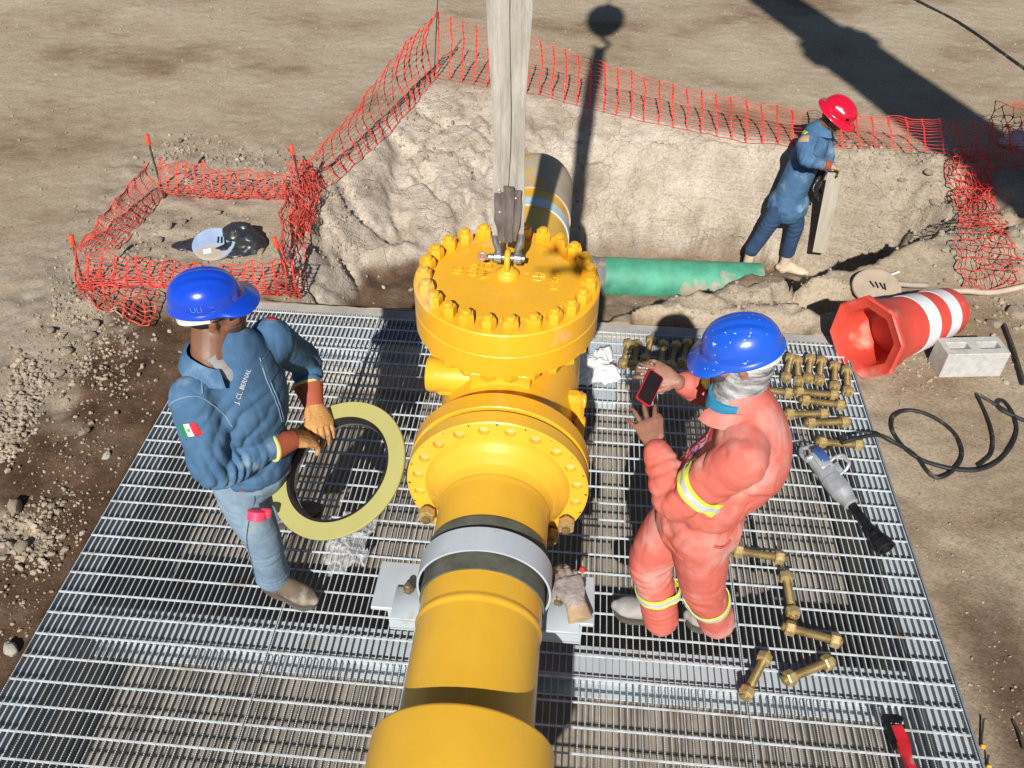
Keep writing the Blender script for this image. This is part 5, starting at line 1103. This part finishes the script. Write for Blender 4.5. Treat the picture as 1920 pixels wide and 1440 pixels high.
g1 = MB(); w1 = at(1082, 1140, .815); d1 = at(1062, 1075, .85) - w1; hand(g1, w1 + d1.normalized() * .02, d1, (0, .1, -1), (.5, .35, .3, .4), (.5, .4), 1, 1.0, 1.30); me = remesh(g1, .004, 3); folds(me, .003, 35, (1, 1, 1), 3, 1); g1o = link_at('glove', me, 'glove_grey', gv)
dd1 = d1.normalized(); MB().tube([w1 + dd1 * .03, w1 - dd1 * .02, w1 - dd1 * .045], [(.036, .020), (.042, .024), (.046, .026)], 20, up=(0, 0, 1)).build('cuff', 'glove_dusty', g1o, 60)
g2 = MB(); w2 = at(1048, 1118, .80); d2 = at(1045, 1058, .83) - w2; hand(g2, w2, d2, (0, .1, -1), (.7, .5, .6, .4), (.4, .5), -1, .95, 1.25); me = remesh(g2, .004, 3); folds(me, .004, 35, (1, 1, 1), 3, 8); link_at('glove', me, 'glove_grey', gv)
MB().ball(at(1092, 1068, .84), .012, 10).build('red_toggle', 'red_trim', gv, 60)
# ------------------------------------------------------------------ drum, block, lids, sticks
zg = -.045; a = at(1622, 634, .20); d = V(.70, .50, -.10).normalized()
dm = thing('traffic_drum', 'orange red traffic drum with two white bands lying on its side', 'traffic drum', (a.x, a.y, zg)); Rd = basis(V(0, 0, 1), d)
def octo(mb, rows, n=8, sub=5, close=False):
    vs = []; N_ = n * sub
    for dist, r, rnd in rows:
        for i in range(N_):
            th = 2 * pi * (i + .0) / N_ + pi / 8; seg = (th - pi / 8) % (2 * pi / n) - pi / n; ro_ = r * cos(pi / n) / cos(seg); rr = ro_ * (1 - rnd) + r * rnd; vs.append(a + Rd @ V((rr * cos(th), rr * sin(th), dist)))
    fs = [(j * N_ + i, j * N_ + (i + 1) % N_, (j + 1) * N_ + (i + 1) % N_, (j + 1) * N_ + i) for j in range(len(rows) - 1) for i in range(N_)]
    if close: fs.append(tuple(range((len(rows) - 1) * N_, len(rows) * N_)))
    mb.add(vs, fs)
mb = MB(); octo(mb, [(.25, .150, 1), (.012, .190, .1), (.0, .240, 0), (-.008, .254, 0), (.0, .264, 0), (.028, .262, 0), (.045, .242, .15), (.20, .205, .75), (.24, .198, .9), (.27, .195, 1)]); octo(mb, [(.27, .194, 1), (.36, .188, 1)]); octo(mb, [(.47, .181, 1), (.60, .172, 1)]); octo(mb, [(.70, .165, 1), (.79, .158, 1), (.82, .145, 1), (.825, .11, 1)], close=True); mb.build('shell', 'drum_red', dm, 40)
mb = MB(); octo(mb, [(.352, .186, 1), (.355, .192, 1), (.475, .184, 1), (.478, .179, 1)]); mb.build('white_band', 'drum_white', dm, 40); mb = MB(); octo(mb, [(.592, .170, 1), (.595, .176, 1), (.705, .168, 1), (.708, .163, 1)]); mb.build('white_band', 'drum_white', dm, 40)
mb = MB(); octo(mb, [(.25, .152, 1), (.252, .04, 1), (.253, .002, 1)]); mb.build('inner_floor', 'drum_red', dm, 40)
A_, B_ = hit(1760, 708), hit(1877, 707); d = (B_ - A_); d.z = 0; d.normalize(); n_ = V(-d.y, d.x, 0); Rk = Matrix((d, n_, V(0, 0, 1))).transposed(); bz = min(A_.z, B_.z) + .005
bk = MB(); L_, D_, H_ = .39, .17, .185; O_ = V(A_.x, A_.y, bz)
def blockpts(z): return z
xs = [0, .035, .165, .225, .355, L_]; ys = [0, .055, .115, D_]; cells = [(i, j) for i in range(5) for j in range(3)]; holes = {(1, 1), (3, 1)}
vs = []; ix = {}
for zi, z in enumerate((0, H_)):
    for i, x in enumerate(xs):
        for j, y in enumerate(ys): ix[(i, j, zi)] = len(vs); vs.append(O_ + Rk @ V((x, y, z)))
fs = []
for i, j in cells:
    if (i, j) in holes:
        q_ = [(i, j), (i + 1, j), (i + 1, j + 1), (i, j + 1)]
        for t in range(4): p, r = q_[t], q_[(t + 1) % 4]; fs.append((ix[(*p, 1)], ix[(*r, 1)], ix[(*r, 0)], ix[(*p, 0)]))
    else:
        fs.append((ix[(i, j, 1)], ix[(i + 1, j, 1)], ix[(i + 1, j + 1, 1)], ix[(i, j + 1, 1)])); fs.append((ix[(i, j, 0)], ix[(i, j + 1, 0)], ix[(i + 1, j + 1, 0)], ix[(i + 1, j, 0)]))
for i in range(5): fs.append((ix[(i, 0, 0)], ix[(i + 1, 0, 0)], ix[(i + 1, 0, 1)], ix[(i, 0, 1)])); fs.append((ix[(i, 3, 0)], ix[(i, 3, 1)], ix[(i + 1, 3, 1)], ix[(i + 1, 3, 0)]))
for j in range(3): fs.append((ix[(0, j, 0)], ix[(0, j, 1)], ix[(0, j + 1, 1)], ix[(0, j + 1, 0)])); fs.append((ix[(5, j, 0)], ix[(5, j + 1, 0)], ix[(5, j + 1, 1)], ix[(5, j, 1)]))
o = MB().add(vs, fs).build('cinder_block', 'block', None, None, O_); bv_ = o.modifiers.new('b', 'BEVEL'); bv_.width = .004; bv_.segments = 1; tag(o, 'grey hollow concrete block on the dirt below the red drum', 'concrete block')
def disc(name, c, nv, r, m, label, slots, lab=None):
    o = thing(name, label, 'disc lid', tuple(c)); mb = MB(); mb.lathe(c, nv, [(-.012, r * .96), (-.012, r), (.0, r), (.006, r * .97), (.008, r * .90), (.008, 0)], 48); mb.build('disc', m, o, 40); R_ = basis(V(1, .1, 0), nv)
    for k in slots: MB().box(V(c) + R_ @ V((k[0], k[1], .009)), (.012, .06, .003), R_ @ Matrix.Rotation(k[2], 3, 'Z')).build('slot', 'black_plastic', o)
    if lab: MB().box(V(c) + R_ @ V((lab[0], lab[1], .0095)), (.055, .045, .002), R_ @ Matrix.Rotation(lab[2], 3, 'Z')).build('paper_label', 'label_white', o)
    return o
p = hit(404, 470); c = V(p.x, p.y, p.z + .06); disc('pipe_end_disc', c, (0.05, -.28, .95), .155, 'disc_blue', 'blue grey plastic disc with a white label lying on a black bag', [(.03, .03, .1), (.055, .03, .15), (.08, .025, .2)], (-.03, -.08, .3))
p = hit(1640, 549); c = V(p.x, p.y, p.z + .05); disc('pipe_end_disc', c, (-.05, -.25, .95), .165, 'disc_dust', 'dusty round disc with blue rim leaning behind the red drum', [(-.03, .02, .3), (0, .01, .1), (.03, .0, .2), (.05, -.01, -.1)])
def bag(c, pts, name, label):
    mb = MB()
    for q_, r in pts: mb.ell(V(c) + V(q_), r, None, 18, 10)
    me = remesh(mb, .012, 2); P = co(me); N_ = nrm(me); setco(me, P + N_ * ((fbm(P * 5, 3) ) * .03 + (fbm(P * 12 + 4, 2, True) - .6) * .008)[:, None]); shift(me, c); return tag(link(name, me, 'bag_black', None, 50, c), label, 'plastic bag')
p = hit(425, 468); bag(p, [((.03, .02, .0), (.18, .12, .035)), ((.17, .07, .03), (.11, .10, .10)), ((-.28, .03, 0), (.15, .09, .03)), ((.07, .12, .04), (.12, .09, .12)), ((.10, .05, .0), (.17, .11, .05))], 'black_bag', 'crumpled black plastic bag under the blue disc inside the small enclosure')
def stick(name, pts, r, m, label, cat, dz=.012):
    P = [tuple(hit(x, y) + V(0, 0, dz + h)) for x, y, h in pts]; mb = MB(); mb.tube([tuple(q) for q in cr(P, 6)], r, 12); return tag(mb.build(name, m, None, 60), label, cat)
stick('conduit', [(1770, 572, .10), (1800, 566, .08), (1850, 558, .03), (1890, 550, .02), (1950, 535, .02)], .020, 'conduit', 'beige plastic conduit lying right of the red drum', 'conduit')
stick('plastic_tube', [(1655, 540, .04), (1700, 548, .05), (1735, 551, .06)], .019, 'pipe_wrap', 'brownish tube end poking out behind the dusty disc', 'tube')
stick('white_pipe', [(1652, 528, .03), (1668, 524, .03), (1682, 519, .03)], .008, 'white_pvc', 'thin white plastic stick behind the dusty disc', 'stick')
stick('steel_bar', [(1880, 615, .02), (1893, 650, .02), (1906, 690, .02), (1917, 728, .02)], .011, 'rebar', 'long dark steel bar lying right of the concrete block', 'steel bar')
stick('power_cable', [(1690, -12, 0), (1740, 14, 0), (1790, 40, 0), (1830, 66, 0), (1870, 95, 0), (1930, 138, 0)], .016, 'hose', 'black cable running across the ground in the top right corner', 'cable')
for x0, y0, x1, y1, lb in ((1841, 1352, 1838, 1398, 'upper small steel pin with a yellow tip on the dirt, right of the grating'), (1850, 1420, 1849, 1436, 'lower small steel pin with a yellow tip on the dirt, right of the grating')):
    a_, b_ = hit(x0, y0), hit(x1, y1); t = thing('marker_pin', lb, 'marker pin', tuple(b_), 'marker pins beside the grating'); MB().tube([a_ + V(0, 0, .02), b_ + V(0, 0, .012)], .0045, 8).build('pin', 'steel_dark', t); MB().ball(b_ + V(.004, -.008, .012), .011, 10).build('tip', 'marker_yellow', t, 60)
stick('twig', [(1898, 1355, .0), (1908, 1380, .01), (1918, 1408, .0)], .006, 'rebar', 'thin dark twig on the dirt in the lower right corner', 'twig')
w_ = hit(1900, 275); crumple('grey_sack', (w_.x, w_.y, w_.z), [((0, 0, .06), (.14, .10, .09)), ((.10, .03, .05), (.12, .10, .08))], 'grey_paint', .012, .04, 'pale grey sack behind the orange net at the right edge', 'sack', 8)
# ------------------------------------------------------------------ nets
def lerp_poly(P, t):
    P = np.array(P, float); L = np.r_[0, np.cumsum(np.linalg.norm(np.diff(P, axis=0), axis=1))]; return np.stack([np.interp(np.asarray(t) * L[-1], L, P[:, k]) for k in range(3)], -1), L[-1]
def net(name, bot, top, label, m='net', ribs=.12, rows=9, sag=.05, cr_=.0, rw=.009, sw=.0028, node=.011, bulge=.06, seed=0, parent=None):
    "plastic barrier mesh between a bottom and a top line: broad ribs with knots, thin stretched strands"
    _, L = lerp_poly(bot, [0, 1]); n = max(3, int(L / ribs)); T = np.linspace(0, 1, n * 4 + 1); B, _ = lerp_poly(bot, T); Tp, _ = lerp_poly(top, T); out = np.cross(B[-1] - B[0], [0, 0, 1]); out /= np.linalg.norm(out) + 1e-9
    rngn = np.random.default_rng(seed); G = np.zeros((rows + 1, len(T), 3))
    ph = T * n * 2 * pi
    for r in range(rows + 1):
        v = r / rows; p = B * (1 - v) + Tp * v
        p = p + out * (bulge * sin(pi * v)) ; p[:, 2] -= sag * np.abs(np.sin(ph / 2 / 2.5)) * v
        q_ = p * 7 + seed * 3.1; p = p + cr_ * np.stack([fbm(q_, 3), fbm(q_ + 40, 3), fbm(q_ + 80, 3) * .7], 1); G[r] = p
    mb = MB()
    for r in range(rows + 1): mb.tube([tuple(x) for x in G[r]], [(sw * (1.5 if r in (0, rows) else 1), sw)] * len(T), 4, cap=False)
    for k in range(0, len(T), 4):
        pts = []; rad = []
        for r in range(rows + 1):
            pts.append(tuple(G[r][k])); rad.append(node * .62)
            if r < rows: pts.append(tuple((G[r][k] + G[r + 1][k]) / 2)); rad.append(rw * .35)
        mb.tube(pts, [(x, x * .5) for x in rad], 5)
    return mb.build(name, m, parent) if parent else tag(mb.build(name, m, None), label, 'barrier net', 'orange barrier netting')
def G3(x, y, h=0.): p = hit(x, y); return (p.x, p.y, p.z + h)
def pole_pts(x, y, h): p = hit(x, y); return (p.x, p.y, p.z + h)
def up_from(base, x, y):
    "top of something standing over base: point on the pixel's sight line at the base's distance"
    d = CR.T @ np.array([(x - 960) / CF, (y - 720) / CF, 1.0]); t = base[1] / d[1]; return (d[0] * t, base[1] + .0, CH + d[2] * t)
bl = [(817, 143), (905, 158), (1000, 172), (1100, 196), (1200, 217), (1300, 236), (1400, 253), (1500, 266), (1560, 273), (1680, 287), (1800, 302), (1960, 322)]
tl = [(822, 22), (905, 50), (1000, 70), (1100, 105), (1200, 138), (1300, 166), (1400, 185), (1500, 205), (1560, 212), (1680, 217), (1800, 224), (1960, 232)]
Bp = [(*at(x, y, 0)[:2], gz(*at(x, y, 0)[:2]) + .02) for x, y in bl]; Tpp = [up_from((b[0], b[1] + .02, b[2]), x, y) for b, (x, y) in zip(Bp, tl)]
net('barrier_net', Bp, Tpp, 'long orange barrier net along the far rim of the trench', ribs=.135, rows=11, sag=.02, cr_=.014, rw=.012, sw=.0021, node=.019, bulge=-.05, seed=2)
bl = [(815, 145), (770, 195), (720, 243), (670, 290), (625, 330), (592, 352)]; tl = [(820, 18), (765, 72), (712, 140), (662, 205), (612, 262), (568, 303)]
Bp = [(*at(x, y, 0)[:2], gz(*at(x, y, 0)[:2]) + .02) for x, y in bl]; Tpp = [up_from(b, x, y) for b, (x, y) in zip(Bp, tl)]
net('barrier_net', Bp, Tpp, 'orange barrier net slanting down from the far corner to the small enclosure', ribs=.14, rows=11, sag=.03, cr_=.022, rw=.012, sw=.0022, node=.019, bulge=.10, seed=3)
def post(bx, by, tx, ty, label, tipcap=True, r=.008):
    p = hit(bx, by); t_ = up_from((p.x, p.y, p.z), tx, ty); o = thing('rebar_stake', label, 'stake', (p.x, p.y, p.z), 'steel stakes holding the orange nets'); a_, b_ = V(p.x, p.y, p.z - .05), V(*t_)
    MB().tube([a_, b_], r, 8).build('rod', 'rebar', o)
    if tipcap: dd_ = (b_ - a_).normalized(); MB().tube([b_ - dd_ * .075, b_ - dd_ * .072, b_ + dd_ * .006, b_ + dd_ * .012], [.010, .016, .016, .008], 10).build('cap', 'orange_cap', o, 60)
    return o
post(308, 372, 275, 254, 'steel stake with orange cap at the far left corner of the small enclosure'); post(570, 372, 546, 273, 'steel stake with orange cap at the far right corner of the small enclosure')
post(157, 545, 133, 443, 'steel stake with orange cap at the near left corner of the small enclosure'); post(560, 560, 514, 447, 'steel stake with orange cap next to the blue hard hat')
post(813, 145, 821, -8, 'thin dark stake at the far corner of the orange nets', False, .0055)
def net_px(bl, tl, label, **k):
    Bp = [G3(x, y, .01) for x, y in bl]; Tpp = [up_from(b, x, y) for b, (x, y) in zip(Bp, tl)]; return net('barrier_net', Bp, Tpp, label, **k)
net_px([(309, 368), (280, 402), (250, 436), (222, 470)], [(276, 302), (228, 352), (184, 404), (143, 458)], 'orange net on the left side of the small enclosure', m='net_dusty', ribs=.07, rows=13, sag=.03, cr_=.025, seed=5, rw=.012, sw=.0031, node=.016)
net_px([(306, 368), (370, 374), (440, 377), (500, 376), (560, 372)], [(298, 296), (360, 303), (430, 314), (495, 320), (548, 326)], 'orange net on the far side of the small enclosure', m='net_dusty', ribs=.07, rows=12, sag=.03, cr_=.03, seed=6, rw=.013, sw=.0031, node=.017)
net_px([(150, 548), (230, 540), (310, 542), (400, 548), (490, 554), (562, 559)], [(141, 462), (220, 478), (310, 486), (400, 492), (490, 489), (545, 482)], 'orange net on the near side of the small enclosure behind the blue hard hat', m='net', ribs=.078, rows=11, sag=.03, cr_=.022, seed=7, sw=.0031, rw=.012, node=.016)
net_px([(572, 385), (578, 430), (572, 500), (565, 556)], [(540, 330), (532, 380), (530, 440), (528, 490)], 'orange net on the right side of the small enclosure', m='net_dusty', ribs=.085, rows=9, sag=.02, cr_=.03, seed=8, sw=.0031, node=.015)
def heap(bl, tl, label, rows, seed, h, m='net_dusty', ribs=.075, cr_=.045):
    Bp = [G3(x, y, .02) for x, y in bl]; Tpp = [G3(x, y, .02) for x, y in tl]; return net('barrier_net', Bp, Tpp, label, m=m, ribs=ribs, rows=rows, sag=-.0, cr_=cr_, seed=seed, bulge=0., sw=.0032, rw=.010, node=.012) 
def heap3(pts_b, pts_t, label, rows, seed, hb, ht, **k):
    def dens(P, H):
        T = np.linspace(0, len(P) - 1, (len(P) - 1) * 5 + 1); P = np.array(P, float); k_ = np.arange(len(P)); return [G3(np.interp(t, k_, P[:, 0]), np.interp(t, k_, P[:, 1]), np.interp(t, k_, H)) for t in T]
    Bp = dens(pts_b, hb); Tpp = dens(pts_t, ht); return net('barrier_net', Bp, Tpp, label, rows=rows, seed=seed, sag=0, bulge=0, **k)
heap3([(545, 345), (548, 385), (548, 425), (556, 455)], [(600, 345), (604, 385), (590, 430), (572, 452)], 'bunched dark red clump of net at the right corner of the small enclosure', 9, 9, [.18, .14, .08, .04], [.08, .10, .06, .02], m='net_dusty', ribs=.06, cr_=.05, sw=.003, rw=.010, node=.012)
heap3([(545, 325), (552, 365), (556, 405), (560, 440)], [(590, 335), (600, 370), (598, 410), (580, 445)], 'second layer of bunched net at the right corner of the small enclosure', 9, 19, [.22, .18, .12, .06], [.12, .10, .08, .04], m='net_dusty', ribs=.06, cr_=.055, sw=.003, rw=.010, node=.012)
heap3([(150, 555), (190, 585), (240, 605), (282, 620)], [(165, 515), (215, 545), (265, 555), (305, 560)], 'loose end of orange net spilled on the ground left of the blue hard hat', 7, 10, [.03] * 4, [.05] * 4, m='net_dusty', ribs=.085, cr_=.04, sw=.003, rw=.012, node=.013)
heap3([(1768, 312), (1778, 360), (1795, 420), (1792, 480), (1800, 545)], [(1842, 300), (1850, 355), (1875, 420), (1905, 480), (1905, 545)], 'crumpled orange net lying down the dirt heap right of the trench', 9, 11, [.06, .05, .06, .05, .04], [.08, .05, .05, .05, .04], m='net_dusty', ribs=.075, cr_=.05, sw=.003, rw=.010, node=.012)
heap3([(1775, 305), (1790, 350), (1800, 400)], [(1838, 295), (1845, 345), (1862, 400)], 'upper bunched part of the crumpled net right of the trench', 8, 21, [.12, .10, .08], [.12, .10, .06], m='net', ribs=.06, cr_=.06, sw=.0034, rw=.012, node=.012)
heap3([(1850, 330), (1880, 322), (1930, 330)], [(1840, 245), (1885, 250), (1940, 255)], 'loose dark folds of net at the right edge behind the dirt heap', 8, 12, [.03] * 3, [.3, .3, .3], m='net', ribs=.07, cr_=.06, sw=.0034)
# ------------------------------------------------------------------ stones and gravel
def stone_mesh(seed, sub=2, flat=.65):
    me = bpy.data.meshes.new('stone'); import bmesh; bm_ = bmesh.new(); bmesh.ops.create_icosphere(bm_, subdivisions=sub, radius=1)
    P = np.array([v.co[:] for v in bm_.verts]); r = 1 + .38 * pn(P * 1.1 + seed * 7.7) + .16 * pn(P * 2.7 + seed * 3.3) + .05 * pn(P * 6 + seed)
    # a few flat broken faces
    rg = np.random.default_rng(seed); Q = P * r[:, None]
    for _ in range(7):
        n_ = rg.normal(size=3); n_ /= np.linalg.norm(n_); k = rg.uniform(.55, .85); t = Q @ n_; Q = Q - np.outer(np.maximum(t - k, 0), n_)
    Q *= [1, rg.uniform(.65, .95), flat]
    for v, q_ in zip(bm_.verts, Q): v.co = q_
    bm_.to_mesh(me); bm_.free(); return me
SM = [stone_mesh(i, 3) for i in range(8)]
for i, m_ in enumerate(SM): m_.materials.append(MATS['rock_pale' if i == 7 else 'rock']); m_.shade_smooth()
BIG = [(30, 956, .060, 'big pale stone with a dark shadow at the left edge', 3), (20, 1220, .045, 'white jagged stone near the lower left corner of the grating', 7), (96, 622, .042, 'rounded grey stone left of the spilled net', 1), (172, 634, .055, 'flat brown stone below the spilled net', 2), (130, 660, .050, 'long low stone in the rubble strip', 4), (115, 703, .035, 'stone with a sharp shadow above the damp soil', 5),
       (60, 748, .028, 'small pale stone at the edge of the damp soil', 0), (158, 812, .035, 'stone half set in the damp brown soil', 6), (172, 795, .026, 'reddish stone upright in the damp soil', 2), (201, 858, .032, 'cream stone lying close to the grating edge', 7), (219, 775, .018, 'small white pebble in the damp soil', 7), (104, 833, .014, 'little pebble left of the damp soil stones', 0),
       (155, 1000, .020, 'small cream stone by the left grating edge', 7), (123, 980, .016, 'pebble in the brown soil above the corner', 1), (40, 1030, .045, 'lumpy dirt coloured stone at the left edge', 4), (232, 640, .030, 'stone casting a shadow next to the damp soil', 3), (180, 610, .045, 'flat stone just under the spilled net end', 6),
       (310, 428, .060, 'angular slab standing inside the small enclosure', 3), (342, 418, .040, 'rounded stone beside the angular slab in the enclosure', 1), (297, 453, .045, 'stone at the left inside the enclosure', 5), (276, 470, .028, 'small stone at the near left inside the enclosure', 0), (410, 400, .045, 'clod in the middle of the enclosure', 4), (490, 474, .045, 'stone right of the blue disc', 2), (338, 266, .045, 'grey rock behind the enclosure', 6), (350, 262, .026, 'white stone behind the enclosure', 7), (365, 283, .030, 'stone at the far rim of the enclosure', 2), (318, 254, .022, 'small pale stone far behind the enclosure', 7),
       (395, 302, .035, 'stone pushed against the far side of the enclosure', 4), (445, 295, .040, 'rounded rock behind the far net of the enclosure', 5), (620, 366, .035, 'stone at the rim right of the bunched net', 1), (580, 465, .028, 'round pale stone right of the small enclosure', 7), (605, 88, .022, 'lone small stone on the open ground', 0), (592, 252, .024, 'stone beside the slanting net', 6), (1590, 270, .045, 'stone at the trench rim right of the man in the red hat', 3),
       (1740, 325, .055, 'rock on the heap right of the trench', 4), (1755, 385, .060, 'large clod on the dirt heap above the red drum', 6), (1690, 340, .035, 'stone under the far net at the right', 1), (1900, 440, .075, 'big lump of earth at the right edge', 2), (1895, 510, .060, 'lump of earth near the beige conduit', 5), (1655, 470, .030, 'clod in the loose brown soil of the trench end', 0), (1860, 610, .060, 'clod between the drum and the steel bar', 3),
       (1900, 590, .080, 'large dusty lump right of the red drum', 4), (865, 92, .020, 'single stone near the far corner net', 0), (1455, 505, .03, 'clod by the boots of the man in the red hat', 1), (720, 540, .022, 'pale stone on the damp strip left of the valve', 7), (770, 545, .026, 'stone on the damp strip beside the valve', 1), (655, 545, .016, 'small stone at the left of the damp strip', 0), (1885, 718, .022, 'small white stone below the concrete block', 7)]
rs = random.Random(5)
for x, y, r, lb, k in BIG:
    p = hit(x, y); o = bpy.data.objects.new('stone', SM[k]); COL.objects.link(o); r *= .92; o.location = (p.x, p.y, p.z + r * .30); o.scale = (r, r, r); o.rotation_euler = (rs.uniform(-.3, .3), rs.uniform(-.3, .3), rs.uniform(0, 6.28)); tag(o, lb, 'stone', 'single stones lying on the ground')
GM = [stone_mesh(20 + i, 1, .75) for i in range(6)]
def gravel(name, label, cloud, m, flatn=False):
    "a mass of small stones merged into one mesh"
    vs = []; fs = []; off = 0; rg = np.random.default_rng(len(cloud)); base = []
    for g_ in GM: base.append((co(g_), np.array([tuple(p.vertices) for p in g_.polygons])))
    C = np.array([c_[:3] for c_ in cloud]); Z_, _ = terrain(C[:, 0], C[:, 1])
    for i, (x, y, r) in enumerate(C):
        P, F = base[rg.integers(6)]; a_ = rg.uniform(0, 6.28); c_, s_ = cos(a_), sin(a_); Q = P * r * rg.uniform(.7, 1.2, 3); Q = np.stack([Q[:, 0] * c_ - Q[:, 1] * s_, Q[:, 0] * s_ + Q[:, 1] * c_, Q[:, 2]], 1) + [x, y, Z_[i] + r * .18]
        vs.append(Q); fs.append(F + off); off += len(Q)
    V_ = np.concatenate(vs); F_ = np.concatenate(fs); me = bpy.data.meshes.new(name); me.vertices.add(len(V_)); me.vertices.foreach_set('co', V_.astype(np.float32).ravel()); me.loops.add(len(F_) * 3); me.loops.foreach_set('vertex_index', F_.astype(np.int32).ravel()); me.polygons.add(len(F_)); me.polygons.foreach_set('loop_start', np.arange(0, len(F_) * 3, 3, dtype=np.int32)); me.update(calc_edges=True)
    me.shade_flat(); o = link(name, me, m); o['kind'] = 'stuff'; o['label'] = label
def cloud(n, px, s, rmin, rmax, rg):
    out = []
    for i in range(n):
        t = rg.uniform(0, len(px) - 1); j = int(t); f = t - j; x = px[j][0] * (1 - f) + px[min(j + 1, len(px) - 1)][0] * f; y = px[j][1] * (1 - f) + px[min(j + 1, len(px) - 1)][1] * f
        p = at(x + rg.normal() * s, y + rg.normal() * s * .7, -.03)
        if PX0 - .03 < p.x < PX1 + .03 and PY0 < p.y < PY1 + .03: continue
        out.append((p.x, p.y, rmin + (rmax - rmin) * rg.random() ** 3))
    return out
rg = np.random.default_rng(3)
cl = cloud(1100, [(60, 680), (50, 740), (20, 800), (0, 850)], 22, .006, .028, rg) + cloud(900, [(150, 620), (200, 650), (120, 690)], 55, .004, .022, rg) + cloud(700, [(260, 400), (220, 440), (180, 480), (140, 540), (130, 600)], 40, .004, .022, rg) + cloud(500, [(300, 300), (340, 275), (450, 300), (560, 320)], 22, .005, .028, rg) + cloud(500, [(250, 500), (350, 480), (450, 430), (540, 460)], 55, .003, .018, rg) + cloud(500, [(600, 330), (640, 360), (620, 440)], 25, .004, .02, rg)
gravel('rubble', 'loose pale rubble around the small enclosure and left of the grating', cl, 'rock')
cl = cloud(900, [(250, 700), (150, 820), (120, 950), (60, 1100), (0, 1200)], 60, .003, .014, rg) + cloud(300, [(40, 960), (60, 1050), (100, 940)], 30, .006, .03, rg)
gravel('pebbles', 'pebbles scattered over the damp soil left of the grating', cl, 'rock')
cl = cloud(700, [(1640, 330), (1740, 400), (1850, 480), (1900, 600)], 60, .006, .032, rg) + cloud(500, [(1700, 700), (1800, 650), (1880, 680)], 40, .003, .016, rg) + cloud(500, [(1850, 800), (1780, 1000), (1850, 1200), (1900, 1400)], 90, .002, .010, rg) + cloud(500, [(1280, 590), (1400, 570), (1500, 540), (1560, 540)], 25, .004, .022, rg) + cloud(300, [(1600, 280), (1700, 300), (1800, 310)], 14, .006, .026, rg)
gravel('clods', 'crumbled earth and grit right of the grating and on the dirt heap', cl, 'rock')
cl = [(float(rg.uniform(-7.5, 6)), float(rg.uniform(5.6, 13)), .003 + .016 * float(rg.random() ** 5)) for _ in range(5200)] + cloud(500, [(820, 180), (780, 240), (860, 230), (940, 200)], 40, .006, .03, rg)
gravel('grit', 'small stones scattered over the open ground', cl, 'rock')
